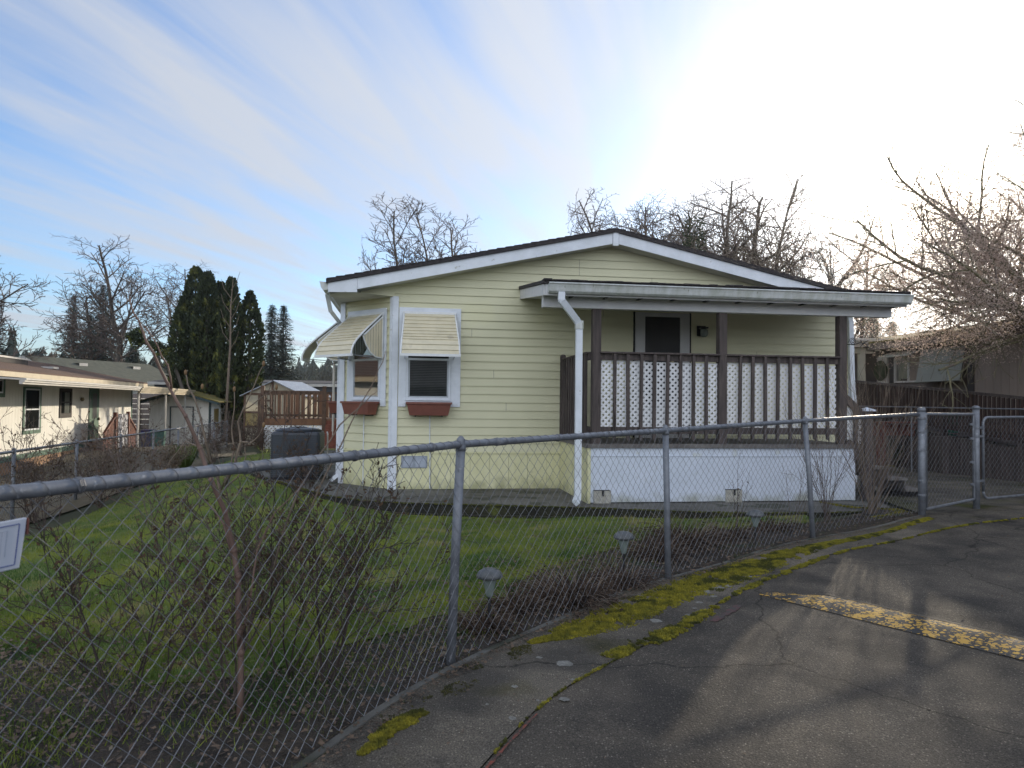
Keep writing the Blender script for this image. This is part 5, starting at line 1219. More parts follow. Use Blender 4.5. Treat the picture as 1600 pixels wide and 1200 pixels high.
for i in range(130):
    a = rng.random()*6.28; L = rng.uniform(.4, .8); w = .012; b_ = Vector((math.cos(a)*.1, math.sin(a)*.1, 0)); m1 = b_+Vector((math.cos(a)*L*.35, math.sin(a)*L*.35, L*.75)); e = b_+Vector((math.cos(a)*L*.9, math.sin(a)*L*.9, L*.45)); s_ = Vector((-math.sin(a), math.cos(a), 0))*w
    V += [tuple(b_-s_), tuple(b_+s_), tuple(m1+s_), tuple(m1-s_), tuple(m1-s_), tuple(m1+s_), tuple(e), tuple(e)]
V = [q for q in V]; bulk('leaves', np.array(V), 4, mat('yellow_green_leaf', (.10,.12,.02), (.05,.09,.02), 3, .6, trans=.3), o)

# ================================================================== neighbours on the left
nh = empty('white_mobile_home', (0,0,0), 0, 'long white mobile home with green trim and a brown shingle roof', 'house')
LF = FLAT(-14, 20, -.2385, .9711, .9711, .2385)
def ribwall(mb, fr, s0, s1, z0, z1, n=0.0, step=.203, holes=()):
    mb.m = fr; s = s0
    while s < s1-.01:
        e = min(s+step, s1); c = (s+e)/2; zs = [(z0, z1)]
        for (a, b, c0, c1) in holes:
            if a-.1 < c < b+.1: zs = [(z0, c0), (c1, z1)]
        for q0, q1 in zs: mb.box(s+.004, e-.004, n-.03, n+.008, q0, q1)
        s = e
    mb.box(s0, s1, n-.06, n-.004, z0, z1); mb.m = None
mb = MB(); ribwall(mb, LF, -12, 13.5, -.14, 2.16); mb.m = LF; mb.box(-12, 13.45, -7.5, -.07, -.6, 2.1); mb.build('wall', 'nwall', nh)
mb = MB(LF); mb.box(-12, 13.5, -.02, .02, -.30, -.141); mb.box(13.42, 13.53, -.05, .03, -.3, 2.12); mb.build('wall_trim', 'ngreen', nh)
mb = MB(LF); s = -12
while s < 13.4: mb.box(s, s+.29, -.03, .0, -.72, -.301); s += .3
mb.build('skirting', 'nskirt', nh)
mb = MB(LF); mb.add([(-12, .5, 2.24), (14.2, .5, 2.24), (14.2, -3.6, 3.06), (-12, -3.6, 3.06), (14.2, -7.8, 2.24), (-12, -7.8, 2.24), (-12, .5, 2.20), (14.2, .5, 2.20)], [(0,1,2,3), (3,2,4,5), (0,6,7,1), (1,2,4)])
for k in range(16): mb.add([(-12, .5-.25*k, 2.243+.050*k+.012), (14.2, .5-.25*k, 2.243+.050*k+.012), (14.2, .25-.25*k, 2.243+.050*(k+1)), (-12, .25-.25*k, 2.243+.050*(k+1)), (-12, .5-.25*k, 2.24+.050*k), (14.2, .5-.25*k, 2.24+.050*k)], [(0,1,2,3), (4,5,1,0)])
mb.build('roof', 'nroof', nh)
mb = MB(LF); mb.box(-12, 14.18, .46, .50, 2.06, 2.199); mb.build('fascia', 'ntan', nh)
mb = MB(LF); mb.box(-12, 14.1, -.02, .455, 2.07, 2.09); mb.build('soffit', 'rdark', nh)
mb = MB(LF); mb.box(-1.5, 6.0, -2.4, -1.5, 2.60, 2.84); sk = mb.build('roof_box', 'rdark', nh)
mb = MB(LF); mb.box(-1.55, 6.05, -1.52, -1.46, 2.80, 2.86); mb.box(6.6, 7.1, -1.3, -.9, 2.56, 2.63); mb.build('flashing', 'ngrey', sk)
def nwin(s0, s1, z0, z1, tm='ngreen', fm='white', mull=True, half=False):
    mb = MB(LF); t = .11
    for q in ((s0-t, s0, z0-t, z1+t*.5), (s1, s1+t, z0-t, z1+t*.5), (s0, s1, z1, z1+t*.5), (s0, s1, z0-t, z0)): mb.box(q[0], q[1], .009, .035, q[2], q[3])
    w = mb.build('window', tm, nh)
    mb = MB(LF); t = .045
    for q in ((s0, s0+t, z0, z1), (s1-t, s1, z0, z1), (s0+t, s1-t, z1-t, z1), (s0+t, s1-t, z0, z0+t)): mb.box(q[0], q[1], .009, .03, q[2], q[3])
    if mull: mb.box(s0+t, s1-t, .009, .028, (z0+z1)/2-.02, (z0+z1)/2+.02)
    mb.build('frame', fm, w)
    mb = MB(LF); mb.quad((s0+t, .020, z0+t), (s1-t, .020, z0+t), (s1-t, .020, z1-t), (s0+t, .020, z1-t)); mb.build('pane', 'glass', w)
    mb = MB(LF); mb.quad((s0+t, .0115, z0+t), (s1-t, .0115, z0+t), (s1-t, .0115, z1-t), (s0+t, .0115, z1-t)); mb.build('interior', 'darkroom', w)
nwin(1.62, 2.75, .53, 1.78); nwin(-3.5, .12, 1.62, 2.0, mull=False); nwin(4.55, 5.5, .95, 1.78, tm='rdark', fm='rdark')
mb = MB(LF); mb.box(4.95, 5.42, .013, .016, 1.0, 1.70); mb.build('window_shade', 'ngrey', nh)
mb = MB(LF); mb.box(7.49, 8.64, .009, .04, -.12, 1.90); dr = mb.build('door', 'ngreen', nh, bevel=.004)
mb = MB(LF); mb.box(7.85, 8.35, .041, .046, .75, 1.70); mb.build('pane', 'screen', dr)
mb = MB(LF); mb.ell((8.5, .08, .72), .04, .05, .06, 8, 6); mb.build('handle', 'brass', dr)
mb = MB(LF); mb.lathe((6.55, .07, 1.40), [(.03, 0), (.07, .05), (.05, .14)], 8); mb.build('wall_lamp', 'brass', nh)
mb = MB(LF); mb.add([(-3.07, 1.62, 1.97), (7.86, 1.62, 1.97), (7.86, .02, 2.055), (-3.07, .02, 2.055), (-3.07, 1.62, 1.93), (7.86, 1.62, 1.93), (7.86, .02, 2.01), (-3.07, .02, 2.01)], [(0,1,2,3), (7,6,5,4), (0,4,5,1), (1,5,6,2), (3,0,4,7)])
for z, n in ((1.85, 1.66), (1.90, 1.70), (1.95, 1.73)): mb.box(-3.07, 7.86, 1.58, n, z-.02, z+.025)
mb.build('patio_cover', 'ngrey', nh)
cp = empty('carport', (0,0,0), 0, 'cream metal carport on thin posts between the white mobile home and the shed', 'carport')
mb = MB(LF)
mb.add([(7.9, 1.62, 1.99), (18.9, 1.62, 1.99), (18.9, -3, 2.06), (7.9, -3, 2.06), (7.9, 1.62, 1.95), (18.9, 1.62, 1.95), (18.9, -3, 2.02), (7.9, -3, 2.02)], [(0,1,2,3), (7,6,5,4), (0,4,5,1), (1,5,6,2), (3,0,4,7)])
for z, n in ((1.76, 1.66), (1.83, 1.70), (1.90, 1.74), (1.97, 1.78)): mb.box(7.88, 18.9, 1.58, n, z-.03, z+.04)
mb.build('roof', 'ntan', cp)
for s in (8.15, 12.9, 17.4, 18.6):
    mb = MB(LF)
    for q in (-.07, .07): mb.box(s+q-.025, s+q+.025, 1.52, 1.57, -.8, 1.74)
    mb.build('post', 'ngrey', cp)
st = empty('porch_steps', (0,0,0), 0, 'red-brown timber landing with picket rails at the green door of the white mobile home', 'steps')
mb = MB(LF); mb.box(7.15, 8.9, .05, .95, -.2, -.12); mb.box(6.4, 7.15, .1, .9, -.42, -.36); mb.box(8.9, 9.7, .1, .9, -.42, -.36); mb.build('landing', 'redwood', st)
mb = MB(LF); mb.beam((7.15, 1.0, .86), (8.9, 1.0, .86), .08, .06); mb.beam((7.15, 1.0, .86), (5.8, 1.0, .25), .08, .06); mb.beam((8.9, 1.0, .86), (10.4, 1.0, .15), .08, .06)
for s in (7.15, 8.9): mb.box(s-.06, s+.06, .95, 1.07, -.7, 1.0)
rr_ = mb.build('rail', 'redwood', st)
for i in range(28):
    s = 5.82+i*.16; zt = .83 if 7.15 < s < 8.9 else (.83-(7.15-s)*.45 if s <= 7.15 else .83-(s-8.9)*.47); mb = MB(LF); mb.box(s, s+.09, .97, 1.0, zt-.85, zt-.03); mb.build('picket', 'redwood', rr_)
tw = MB(LF); tw.quad((7.35, 1.06, .93), (8.7, 1.06, .93), (8.68, 1.07, -.35), (7.37, 1.07, -.32)); tw.quad((7.35, 1.06, .93), (8.7, 1.06, .93), (8.7, .95, .93), (7.35, .95, .93)); tw.quad((7.35, .95, .93), (8.7, .95, .93), (8.7, .94, .5), (7.35, .94, .5))
tag(tw.build('towel', 'towel'), 'grey and white patterned towel hanging over the red-brown rail', 'towel')
def wbin(px, d, m, label, w=.55):
    x, y = pxy(px, d); o = empty('wheelie_bin', (x, y, -.85), .3, label, 'bin', 'plastic bins by the carport'); h = .93
    mb = MB(); a = w*.42; b = w*.5; mb.add([(-a,-a,.05),(a,-a,.05),(a,a,.05),(-a,a,.05),(-b,-b,h),(b,-b,h),(b,b,h),(-b,b,h)], [(3,2,1,0),(0,1,5,4),(1,2,6,5),(2,3,7,6),(3,0,4,7),(4,5,6,7)]); mb.build('body', m, o, bevel=.02)
    mb = MB(); mb.box(-b-.02, b+.02, -b-.03, b+.03, h, h+.05); mb.build('lid', m, o, bevel=.015)
    mb = MB(); mb.tube([(-b, b, .09), (b, b, .09)], .09, 10); mb.build('wheel', 'plasticblack', o)
wbin(234, 33, 'bin_blue', 'blue plastic bin by the carport'); wbin(249.5, 32.5, 'bin_green', 'green plastic bin right of the blue one')
# shed
x0, y0 = -18.83, 38.0
shed = empty('garden_shed', (x0, y0, -.86), R(4), 'white shed with dark green trim and a mossy low gable roof behind the carport', 'shed')
mb = MB(); ribwall(mb, FLAT(0,0,1,0,0,-1), 0, 3.1, 0, 2.25); ribwall(mb, FLAT(3.1,0,0,1,1,0), 0, 3.4, 0, 2.25); mb.prism([(0, 2.25), (3.1, 2.25), (3.1, 2.32), (1.6, 2.75), (0, 2.40)], -.006, .05); mb.box(0, .06, 0, 3.4, 0, 2.25)
mb.build('wall', 'nwall', shed)
mb = MB()
for (ua, za), (ub, zb) in ((( -.4, 2.28), (1.6, 2.84)), ((1.6, 2.84), (3.65, 2.28))):
    mb.add([(ua,-.45,za), (ub,-.45,zb), (ub,3.6,zb), (ua,3.6,za), (ua,-.45,za-.05), (ub,-.45,zb-.05), (ub,3.6,zb-.05), (ua,3.6,za-.05)], [(0,1,2,3), (7,6,5,4), (0,4,5,1), (1,5,6,2), (2,6,7,3), (3,7,4,0)])
mb.build('roof', 'mossroof', shed)
mb = MB()
for (ua, za), (ub, zb) in (((-.4, 2.22), (1.6, 2.78)), ((1.6, 2.78), (3.65, 2.22))): mb.add([(ua,-.47,za), (ub,-.47,zb), (ub,-.47,zb-.12), (ua,-.47,za-.12), (ua,-.44,za), (ub,-.44,zb), (ub,-.44,zb-.12), (ua,-.44,za-.12)], [(0,1,2,3), (3,2,6,7), (7,6,5,4)])
mb.box(3.02, 3.13, -.03, .03, 0, 2.25); mb.build('trim', 'shedtrim', shed)
mb = MB()
for q in ((1.05, 1.11, .05, 1.95), (2.2, 2.26, .05, 1.95), (1.05, 2.26, 1.95, 2.0)): mb.box(q[0], q[1], -.03, -.01, q[2], q[3])
mb.build('door_frame', 'shedtrim', shed)
mb = MB(); mb.box(3.12, 3.14, .5, 1.2, .9, 1.9); mb.build('window', 'amber', shed)
fe = empty('plank_fence', (-21, 40, -.8), 0, 'grey plank fence glimpsed between the mobile home and the shed', 'fence'); mb = MB()
for i in range(9): mb.box(-2, 3.2, 0, .03, .1+i*.28, .35+i*.28)
mb.build('planks', 'rfascia', fe)
for q in (-1.9, .6, 3.1):
    mb = MB(); mb.box(q, q+.1, -.09, -.001, 0, 2.7); mb.build('post', 'rfascia', fe)
# second home behind
def simple_home(name, ax, ay, bx, by, half, zr, ze, z0, label, roofm, wallm, vents=(), win=()):
    o = empty(name, (0,0,0), 0, label, 'house'); d = Vector((bx-ax, by-ay, 0)); L = d.length; d.normalize(); n = Vector((d.y, -d.x, 0))
    fr = Matrix(((d.x, n.x, 0, ax), (d.y, n.y, 0, ay), (0, 0, 1, 0), (0, 0, 0, 1)))
    mb = MB(fr); h = half-.35; k = (zr-ze)/half
    mb.box(.25, L-.25, -h, h, z0, ze+.05); mb.prism([(-h, ze), (h, ze), (0, zr-.12)], .25, L-.25, 'x'); mb.build('wall', wallm, o)
    mb = MB(fr)
    for s in (-1, 1): mb.add([(0, 0, zr), (L, 0, zr), (L, s*half, ze), (0, s*half, ze), (0, 0, zr-.1), (L, 0, zr-.1), (L, s*half, ze-.1), (0, s*half, ze-.1)], [(0,1,2,3), (7,6,5,4), (0,3,7,4), (1,2,6,5), (3,2,6,7)])
    mb.build('roof', roofm, o)
    mb = MB(fr)
    for s in (-1, 1): mb.add([(-.03, 0, zr-.02), (-.03, s*half, ze-.02), (-.03, s*half, ze-.2), (-.03, 0, zr-.22)], [(0,1,2,3)]); mb.box(-.02, L, min(s*half, s*(half+.03)), max(s*half, s*(half+.03)), ze-.18, ze-.01)
    mb.build('fascia', 'ngrey', o)
    for (s, t) in vents:
        zz = zr-k*t; mb = MB(fr); mb.add([(s, t-.25, zz+k*.25+.02), (s+.7, t-.25, zz+k*.25+.02), (s+.7, t+.2, zz+.12), (s, t+.2, zz+.12), (s, t+.2, zz-.08), (s+.7, t+.2, zz-.08)], [(0,1,2,3), (3,2,5,4)]); mb.build('roof_vent', 'ngrey', o)
    for (s, za, zb, w) in win:
        mb = MB(fr); mb.box(s, s+w, h, h+.03, za, zb); mb.build('window', 'screen', o)
    return o
simple_home('grey_roofed_home', -31.5, 47, -28.6, 57.5, 4.3, 4.25, 2.35, -.8, 'home with a mossy grey-green gable roof behind the white mobile home', 'nroof2', 'nwall', vents=((3.2, 1.0), (8.0, 1.0)))
simple_home('flat_roofed_home', -28, 62, -21, 66, 4, 2.9, 2.55, -.8, 'distant low home with a pale roof edge left of the arborvitae', 'rdark', 'rfascia', win=((1,.5,1.7,1.4),))
simple_home('dark_low_home', -22, 47, -4, 49.5, 4, 2.85, 2.55, -.6, 'long dark low home with a thin white roof edge beyond the greenhouse', 'rdark', 'acbody', win=((3,.6,1.8,1.5),(8,.6,1.8,1.5)))
# greenhouse
gh = empty('greenhouse', (-10.22, 28, -.25), R(-6), 'small timber-framed greenhouse with clouded panels and a gable roof', 'greenhouse')
W_, D_ = 2.35, 2.6
mb = MB(); mb.quad((0,0,.05),(.55,0,.05),(.55,0,.75),(0,0,.75)); mb.quad((0,0,1.3),(.55,0,1.3),(.55,0,2.0),(0,0,2.0)); mb.quad((.6,0,0.05),(W_,0,.05),(W_,0,2.0),(.6,0,2.0)); mb.add([(0,0,2.0),(W_,0,2.0),(W_/2,0,2.5)], [(0,1,2)]); mb.quad((0,0,0),(0,D_,0),(0,D_,2),(0,0,2)); mb.quad((W_,0,0),(W_,D_,0),(W_,D_,2),(W_,0,2)); mb.quad((0,D_,0),(W_,D_,0),(W_,D_,2),(0,D_,2))
mb.build('panel', 'frost', gh)
mb = MB(); mb.quad((0,0,.75),(.55,0,.75),(.55,0,1.3),(0,0,1.3)); mb.build('yellowed_panel', 'amber', gh)
mb = MB()
for p, q in (((0,0,0),(0,0,2)),((.57,0,0),(.57,0,2)),((.85,0,0),(.85,0,1.75)),((W_,0,0),(W_,0,2)),((1.1,0,0),(1.1,0,2.45)),((1.7,0,0),(1.7,0,2)),((0,0,2),(W_,0,2)),((0,0,.75),(.57,0,.75)),((0,0,1.3),(.57,0,1.3)),((.6,0,1.75),(1.15,0,1.75)),((0,0,0.03),(W_,0,.03)),((W_,D_,0),(W_,D_,2)),((W_,0,2),(W_,D_,2)),((.6,0,.9),(W_,0,.9))): mb.beam(p, q, .07, .07, (0,1,0.01))
mb.build('frame', 'cedardark', gh)
mb = MB()
for sgn in (0, 1):
    a = (-.15, 1.93) if sgn == 0 else (W_+.15, 1.93)
    mb.add([(a[0],-.15,a[1]), (W_/2,-.15,2.53), (W_/2,D_+.1,2.53), (a[0],D_+.1,a[1]), (a[0],-.15,a[1]-.03), (W_/2,-.15,2.50), (W_/2,D_+.1,2.50), (a[0],D_+.1,a[1]-.03)], [(0,1,2,3),(7,6,5,4),(0,4,5,1),(3,2,6,7)])
mb.build('roof', 'vent', gh)

# ================================================================== neighbour on the right (shares the direction of the yellow house)
rh = empty('brown_mobile_home', (HO.x, HO.y, 0), TH, 'brown and tan mobile home with a mossy roof behind the drive on the right', 'house')
RF = FLAT(12, 0, 0, 1, -1, 0)       # s = v, n towards the drive
mb = MB(); ribwall(mb, RF, -9, 2.45, .1, 3.0); mb.build('wall', 'rwall', rh)
mb = MB(); ribwall(mb, RF, 2.62, 5.6, .1, 3.0, n=-.12); ribwall(mb, RF, 6.35, 11, .1, 3.0, n=-.12); mb.m = RF; mb.box(-9, 11, -6.5, -.2, .1, 3.0); mb.build('rear_wall', 'rfascia', rh)
mb = MB(RF); mb.box(2.45, 2.62, -.15, .03, .1, 3.0); mb.box(5.05, 6.35, -.14, -.10, .1, 3.0); mb.box(2.62, 6, -.115, -.08, 2.78, 2.97); mb.build('dark_trim', 'rdark', rh)
mb = MB(RF); mb.box(-9, 11, .25, .29, 2.93, 3.11); mb.box(-9, 11, -.1, .25, 2.94, 2.97); mb.build('fascia', 'rfascia', rh)
mb = MB(RF); mb.add([(-9, .36, 3.12), (11, .36, 3.12), (11, -3.3, 3.75), (-9, -3.3, 3.75), (11, -7, 3.12), (-9, -7, 3.12), (-9, .36, 3.08), (11, .36, 3.08)], [(0,1,2,3),(3,2,4,5),(0,6,7,1),(1,2,4),(0,3,5)])
mb.build('roof', 'mossroof', rh)
mb = MB(RF)
for q in ((4.08, 4.14, 2.10, 2.70), (5.04, 5.10, 2.10, 2.70), (4.56, 4.61, 2.14, 2.66), (4.14, 5.04, 2.66, 2.70), (4.14, 5.04, 2.10, 2.14)): mb.box(q[0], q[1], -.11, -.06, q[2], q[3])
w = mb.build('window', 'ngrey', rh)
mb = MB(RF); mb.quad((4.14, -.095, 2.14), (5.04, -.095, 2.14), (5.04, -.095, 2.66), (4.14, -.095, 2.66)); mb.build('pane', 'glass', w)
mb = MB(RF)
for i in range(8): a = 4.15+i*.05; mb.quad((a, -.088+.006*(i % 2), 2.14), (a+.05, -.088+.006*((i+1) % 2), 2.14), (a+.05, -.088+.006*((i+1) % 2), 2.66), (a, -.088+.006*(i % 2), 2.66))
mb.build('curtain', 'curtain', w)
mb = MB(RF); mb.add([(4.05, -.09, 2.86), (5.25, -.09, 2.86), (5.25, .25, 2.74), (4.05, .25, 2.74), (4.05, .25, 2.71), (5.25, .25, 2.71)], [(0,1,2,3),(3,2,5,4)]); mb.build('window_hood', 'rgreypanel', rh)
mb = MB(RF)
for i in range(9):
    z0_ = 2.84-i*.083; n0 = .0+i*.016; mb.add([(2.70, n0, z0_), (4.05, n0, z0_), (4.05, n0+.02, z0_-.086), (2.70, n0+.02, z0_-.086), (2.70, n0+.012, z0_-.09), (4.05, n0+.012, z0_-.09)], [(0,1,2,3),(3,2,5,4)])
mb.tube([(2.68, .15, 2.10), (4.07, .15, 2.09)], .02, 6); mb.build('awning', 'rgreypanel', rh)
mb = MB(RF); mb.box(5.35, 5.75, -.098, -.06, 1.9, 2.75); dp = mb.build('door_panel', 'ngrey', rh)
mb = MB(RF)
for k in range(40):
    a = k*6.283/40; mb.ell((5.55+.20*math.cos(a), -.02, 2.42+.20*math.sin(a)), .055, .04, .055, 5, 4, .5, rng)
mb.ell((5.55, -.04, 2.42), .2, .04, .22, 12, 6, .3, rng)
mb.build('wreath', 'ivy', dp)
# ramp
rp_ = empty('access_ramp', (HO.x, HO.y, 0), TH, 'red-brown picket-railed access ramp sloping along the brown mobile home', 'ramp')
def zt_(v): return 2.09-(4.66-v)*.089
UR_ = 11.0
mb = MB(); mb.beam((UR_, -4.5, zt_(-4.5)), (UR_, 6.3, zt_(6.3)), .10, .05); mb.beam((UR_+.02, -4.5, zt_(-4.5)-.72), (UR_+.02, 6.3, zt_(6.3)-.72), .05, .1)
for v in (-4.3, -2, .2, 2.1, 4.0, 5.9): mb.box(UR_-.02, UR_+.09, v, v+.1, .1, zt_(v)+.0)
rl = mb.build('rail', 'darkwood', rp_)
for i in range(98):
    v = -4.3+i*.108; mb = MB(); mb.box(UR_-.045, UR_-.005, v, v+.045, zt_(v)-.78, zt_(v)-.028); mb.build('baluster', 'rampwood', rl)
mb = MB(); mb.add([(UR_, -4.5, zt_(-4.5)-.86), (UR_+.9, -4.5, zt_(-4.5)-.86), (UR_+.9, 6.3, zt_(6.3)-.86), (UR_, 6.3, zt_(6.3)-.86)], [(0,1,2,3)]); mb.build('ramp_floor', 'darkwood', rp_)
mb = MB(); v = -4.5
while v < 6.2: mb.box(UR_+.02, UR_+.05, v, v+.13, .12, zt_(v)-.9); v += .14
mb.build('under_ramp_shade', 'darkwood', rp_)  # added dark boards stand in for the shade beneath the ramp
mb = MB(); mb.tube([(10.5, -4.5, 1.47), (10.5, 5.9, 1.53)], .014, 6)
for v in (-4.4, -1.0, 2.4, 5.8): mb.tube([(10.5, v, .1), (10.5, v, 1.5)], .016, 6)
tag(mb.build('pipe_rail', 'galv', rp_))
# patio cover of the right neighbour
pc = empty('patio_cover', (0,0,0), 0, 'white flat patio cover on a cream post just right of the yellow house', 'patio cover')
mb = MB(); mb.box(7.0, 9.55, 18.3, 21, 3.14, 3.2)
for z, d_ in ((3.05, .0), (3.12, .05), (3.19, .1)): mb.box(7.0, 9.55+d_, 18.3-d_, 18.4, z-.035, z+.03)
mb.build('roof', 'ngrey', pc)
mb = MB(); mb.box(7.6, 9.12, 18.45, 18.6, 2.86, 3.0); mb.build('beam', 'cream', pc)
mb = MB(); mb.box(8.79, 8.93, 18.45, 18.59, .12, 2.86); mb.build('post', 'cream', pc)
# things by the ramp
o = empty('green_planter', (8.95, 14.9, T(8.95,14.9)), 0, 'green plastic tub with white curved ornaments sticking out, behind the walk gate', 'planter')
mb = MB(); mb.lathe((0,0,.75), [(.11, 0), (.15, .2), (.19, .42), (.21, .44), (.20, .46)], 14); mb.build('tub', 'bin_green', o)
mb = MB(); mb.box(-.3, .3, -.2, .2, .0, .74); mb.build('stand', 'darkwood', o)
mb = MB()
for i in range(5): mb.tube([(.05+i*.09, 0, 1.15), (.05+i*.09, 0, 1.28), (.08+i*.09, 0, 1.335), (.12+i*.09, 0, 1.31)], .016, 6)
mb.build('ornament', 'statue', o)
def rabbit(x, y, s, rot, label):
    o = empty('garden_ornament', (x, y, T(x, y)), rot, label, 'ornament', 'pale animal ornaments by the ramp'); mb = MB()
    mb.ell((0,0,.09*s), .11*s, .08*s, .10*s, 12, 8); mb.ell((.10*s,0,.20*s), .055*s, .05*s, .055*s, 10, 7); mb.ell((-.11*s,0,.08*s), .035*s, .035*s, .035*s, 8, 6)
    for q in (-.02, .025): mb.tube([(.09*s, q*s, .24*s), (.07*s, q*1.4*s, .33*s)], [.016*s, .007*s], 6)
    mb.build('body', 'statue', o, smooth=True)
x, y = pxy(1500, 15.3); rabbit(x, y, 1.0, 2.8, 'pale animal ornament on the mossy edge seen through the walk gate')
x, y = pxy(1578, 13.6); rabbit(x, y, 1.2, 3.3, 'pale animal ornament at the right border seen through the drive gate')
o = empty('wooden_bench', (*pxy(1408, 15.5), T(8.2,15.5)), R(8), 'dull red wooden bench behind the whips beyond the fence', 'bench')
mb = MB(); mb.box(-.55, .55, -.15, .15, .98, 1.02); mb.build('seat', 'redsoil', o)
mb = MB(); mb.box(-.55, .55, .13, .16, .72, .96); mb.build('front_board', 'redsoil', o)
for q in (-.5, .45):
    mb = MB(); mb.box(q, q+.06, -.12, .12, 0, .98); mb.build('leg', 'redsoil', o)
for i, (px_, d_, h_, lb) in enumerate([(1400, 16.3, .7, 'dark low shrub along the far edge of the drive behind the whips'), (1450, 16.0, .55, 'low shrub below the ramp seen through the walk gate'), (1545, 15.0, .7, 'shrub below the ramp at the second gate post'), (1600, 14.0, .6, 'shrub below the ramp at the right border')]):
    x, y = pxy(px_, d_); shrub('low_shrub', x, y, rst(12, .8, h_*.5, h_, .008, 2), 90+i, lb, m='darkstem', leaves=1500, leafm='ivy', lsize=.022, ljit=.08, rmin=.003, group='shrubs under the ramp')

# ================================================================== far woodland
rng = random.Random(19)
V = []
def cone_tree(x, y, z, H, W):
    n = 6; k = 7
    for i in range(k):
        t0 = i/k; za = z+H*(.08+.92*t0); zb = z+H*(.08+.92*min(1, (i+1.7)/k)); r = W*(1-t0)**.8*rng.uniform(.8, 1.15); a0 = rng.random()*6
        for j in range(n):
            a = a0+j*6.283/n; b = a0+(j+.8)*6.283/n; q = rng.uniform(.65, 1.2)
            V.extend([(x+math.cos(a)*r*q, y+math.sin(a)*r*q, za-rng.random()*.03*H), (x+math.cos(b)*r*rng.uniform(.6, 1.1), y+math.sin(b)*r, za), (x+rng.uniform(-.1, .1)*W, y, zb)])
for i in range(2600):
    az = R(rng.uniform(-46, 40)); d = rng.uniform(170, 330); x, y = d*math.sin(az), d*math.cos(az)
    if x > -60 and d < 230: continue
    cone_tree(x, y, T(x, y)-.5, rng.uniform(7, 11.5)*(1 if rng.random() > .06 else 1.3), rng.uniform(3.0, 4.6))
tag(bulk('distant_forest', np.array(V), 3, 'forest'), kind='stuff')
V = []
for i in range(260):
    az = R(rng.uniform(-30, 12)); d = rng.uniform(85, 140); x, y = d*math.sin(az), d*math.cos(az); H = rng.uniform(3.5, 7.5)
    c = Vector((x, y, T(x, y)+H*.55))
    V.append(leafcloud([tuple(c+Vector((rng.gauss(0, 1)*1.9, rng.gauss(0, 1)*1.9, rng.gauss(0, 1)*H*.24))) for _ in range(60)], 330, .11, rng, .5, flat=.25))
M['brush'] = mat('brown_scrub', (.07,.055,.04), (.055,.06,.03), .3, .95)
tag(bulk('winter_scrub', np.concatenate(V), 4, 'brush'), kind='stuff')

# ================================================================== light, sky, camera
SUN_AZ, SUN_EL = R(29.7), R(13.7)
sd_ = Vector((math.sin(SUN_AZ)*math.cos(SUN_EL), math.cos(SUN_AZ)*math.cos(SUN_EL), math.sin(SUN_EL)))
ld = bpy.data.lights.new('sun', 'SUN'); ld.energy = 2.0; ld.angle = R(.6); ld.color = (1, .86, .66)
lo = bpy.data.objects.new('sun', ld); COL.objects.link(lo); lo.rotation_euler = sd_.to_track_quat('Z', 'Y').to_euler()
W = bpy.data.worlds.new('World'); S.world = W; W.use_nodes = True
nt = W.node_tree; N = nt.nodes; L = nt.links; bg = N['Background']; bg.inputs[1].default_value = .1
sk = N.new('ShaderNodeTexSky'); sk.sky_type = 'NISHITA'; sk.sun_disc = False; sk.sun_elevation = SUN_EL; sk.sun_rotation = SUN_AZ; sk.ozone_density = 3; sk.air_density = 1.0; sk.dust_density = .6
tc = N.new('ShaderNodeTexCoord')
def vm(op, a, b=None, s=None):
    n = N.new('ShaderNodeVectorMath'); n.operation = op
    for i, q in enumerate((a, b)):
        if q is None: continue
        if hasattr(q, 'links'): L.new(q, n.inputs[i])
        else: n.inputs[i].default_value = q
    if s is not None:
        if hasattr(s, 'links'): L.new(s, n.inputs[3])
        else: n.inputs[3].default_value = s
    return n
def ma(op, a, b=0, c=0, cl=False):
    n = N.new('ShaderNodeMath'); n.operation = op; n.use_clamp = cl
    for i, q in enumerate((a, b, c)):
        if hasattr(q, 'links'): L.new(q, n.inputs[i])
        else: n.inputs[i].default_value = q
    return n.outputs[0]
dirn = vm('NORMALIZE', tc.outputs['Generated']).outputs[0]
sep = N.new('ShaderNodeSeparateXYZ'); L.new(dirn, sep.inputs[0])
zc = ma('MAXIMUM', ma('ADD', sep.outputs[2], .05), .02)
inv = ma('DIVIDE', 1, zc)
pl = vm('SCALE', dirn, s=inv).outputs[0]
mp = N.new('ShaderNodeMapping'); mp.vector_type = 'POINT'; mp.inputs['Rotation'].default_value = (0, 0, R(16)); L.new(pl, mp.inputs[0])
# stretch along the wind
mp2 = N.new('ShaderNodeMapping'); mp2.inputs['Scale'].default_value = (1.5, .20, 0); L.new(mp.outputs[0], mp2.inputs[0])
def nz(sc, det, dist, rough=.55, src=None, w=0):
    n = N.new('ShaderNodeTexNoise'); n.inputs['Scale'].default_value = sc; n.inputs['Detail'].default_value = det; n.inputs['Distortion'].default_value = dist; n.inputs['Roughness'].default_value = rough
    L.new(src or mp2.outputs[0], n.inputs['Vector']); return n.outputs['Fac']
n1 = nz(1.1, 7, .8, .55); n2 = nz(3.0, 8, .8, .58)
mp3 = N.new('ShaderNodeMapping'); mp3.inputs['Scale'].default_value = (.5, .35, 0); mp3.inputs['Location'].default_value = (2.3, 1.7, 0); L.new(mp.outputs[0], mp3.inputs[0])
n3 = nz(1.2, 4, .3, .5, mp3.outputs[0])
back = ma('POWER', ma('MAXIMUM', vm('DOT_PRODUCT', dirn, (-math.sin(.1), -math.cos(.1), .12)).outputs['Value'], 0), 1.2)  # unseen bright cloud added behind the camera to lift the shaded house front
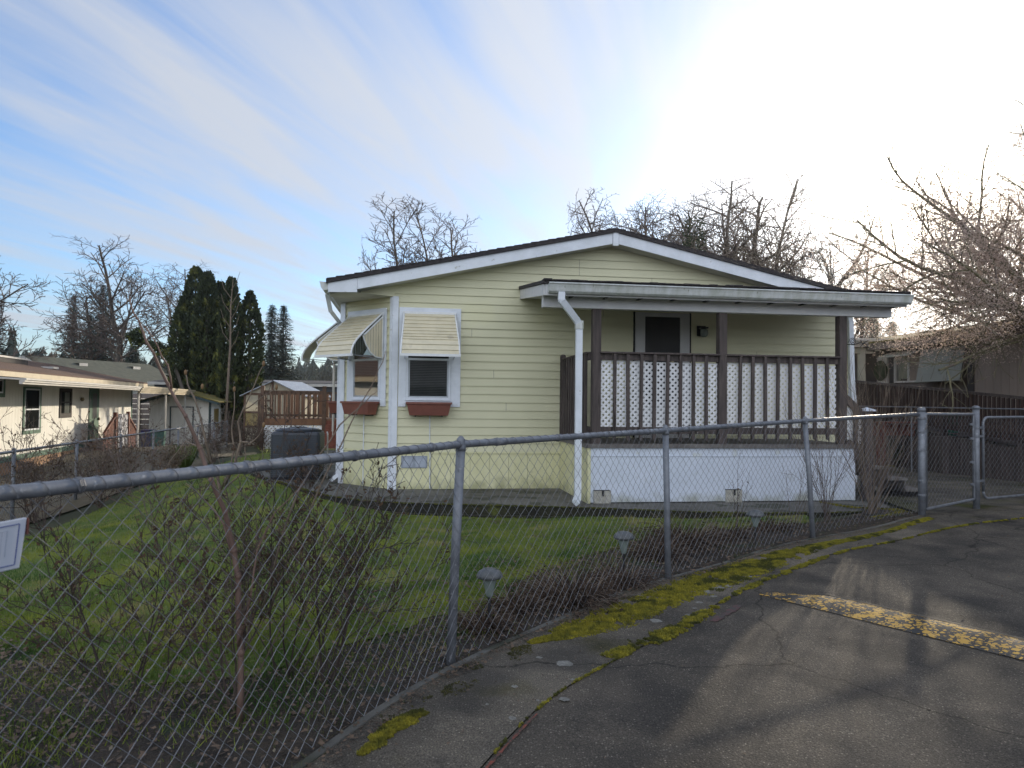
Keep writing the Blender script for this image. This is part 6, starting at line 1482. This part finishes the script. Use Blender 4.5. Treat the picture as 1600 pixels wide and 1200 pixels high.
cos_ = ma('MAXIMUM', vm('DOT_PRODUCT', dirn, tuple(sd_)).outputs['Value'], 0)
glow = ma('POWER', cos_, 7); glow2 = ma('POWER', cos_, 60); glow3 = ma('POWER', cos_, 500)
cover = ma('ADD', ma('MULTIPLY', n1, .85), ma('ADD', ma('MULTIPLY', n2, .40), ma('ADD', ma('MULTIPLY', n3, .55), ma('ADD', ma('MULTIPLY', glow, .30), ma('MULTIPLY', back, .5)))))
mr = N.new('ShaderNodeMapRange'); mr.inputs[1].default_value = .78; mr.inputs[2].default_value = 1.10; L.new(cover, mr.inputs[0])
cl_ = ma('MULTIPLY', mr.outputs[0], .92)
# veil near the horizon
hz = ma('POWER', ma('SUBTRACT', 1, ma('MAXIMUM', sep.outputs[2], 0), 0, True), 9)
cl2 = ma('MAXIMUM', cl_, ma('MULTIPLY', hz, .55))
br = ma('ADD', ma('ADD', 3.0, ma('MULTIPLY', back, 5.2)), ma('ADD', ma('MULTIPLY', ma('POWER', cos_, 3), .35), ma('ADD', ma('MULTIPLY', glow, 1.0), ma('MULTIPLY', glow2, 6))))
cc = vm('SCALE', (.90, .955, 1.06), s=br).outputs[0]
mx = N.new('ShaderNodeMix'); mx.data_type = 'RGBA'; mx.clamp_factor = True
sky_ = vm('MULTIPLY', sk.outputs[0], (.78, .90, 1.05)).outputs[0]
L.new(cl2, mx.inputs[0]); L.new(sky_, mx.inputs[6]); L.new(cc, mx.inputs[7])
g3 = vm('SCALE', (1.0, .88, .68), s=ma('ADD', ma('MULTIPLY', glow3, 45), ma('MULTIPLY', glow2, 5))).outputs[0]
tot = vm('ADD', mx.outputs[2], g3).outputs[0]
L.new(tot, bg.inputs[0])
cam = bpy.data.cameras.new('camera'); co = bpy.data.objects.new('camera', cam); COL.objects.link(co); S.camera = co
mb = MB(); mb.box(-420, 420, -60, 420, -3, 45)
hm = bpy.data.materials.new('air_haze'); hm.use_nodes = True; hn = hm.node_tree.nodes; hn.remove(hn['Principled BSDF'])
pv = hn.new('ShaderNodeVolumePrincipled'); pv.inputs['Color'].default_value = (.93, .96, 1, 1); pv.inputs['Density'].default_value = .0004; pv.inputs['Anisotropy'].default_value = .86
hm.node_tree.links.new(pv.outputs[0], hn['Material Output'].inputs['Volume'])
tag(mb.build('haze', hm), kind='stuff')
cam.sensor_width = 36; cam.lens = 1142/1600*36; cam.clip_end = 5000; cam.clip_start = .05
pi_, ro_ = R(1.505), R(.63)
fw = Vector((0, math.cos(pi_), math.sin(pi_))); up = Vector((0, -math.sin(pi_), math.cos(pi_))); rt = Vector((1,0,0))
r2_ = rt*math.cos(ro_)+up*math.sin(ro_); u2_ = -rt*math.sin(ro_)+up*math.cos(ro_)
co.matrix_world = Matrix(((r2_.x, u2_.x, -fw.x, 0), (r2_.y, u2_.y, -fw.y, 0), (r2_.z, u2_.z, -fw.z, 1.5), (0,0,0,1)))
cam.dof.use_dof = True; cam.dof.focus_distance = 8.5; cam.dof.aperture_fstop = 5.0
S.view_settings.view_transform = 'Standard'; S.view_settings.look = 'None'; S.view_settings.gamma = 1; S.view_settings.exposure = 1.2
S.cycles.use_denoising = True
S.cycles.max_bounces = 6; S.cycles.transparent_max_bounces = 8
S.cycles.sample_clamp_indirect = 6
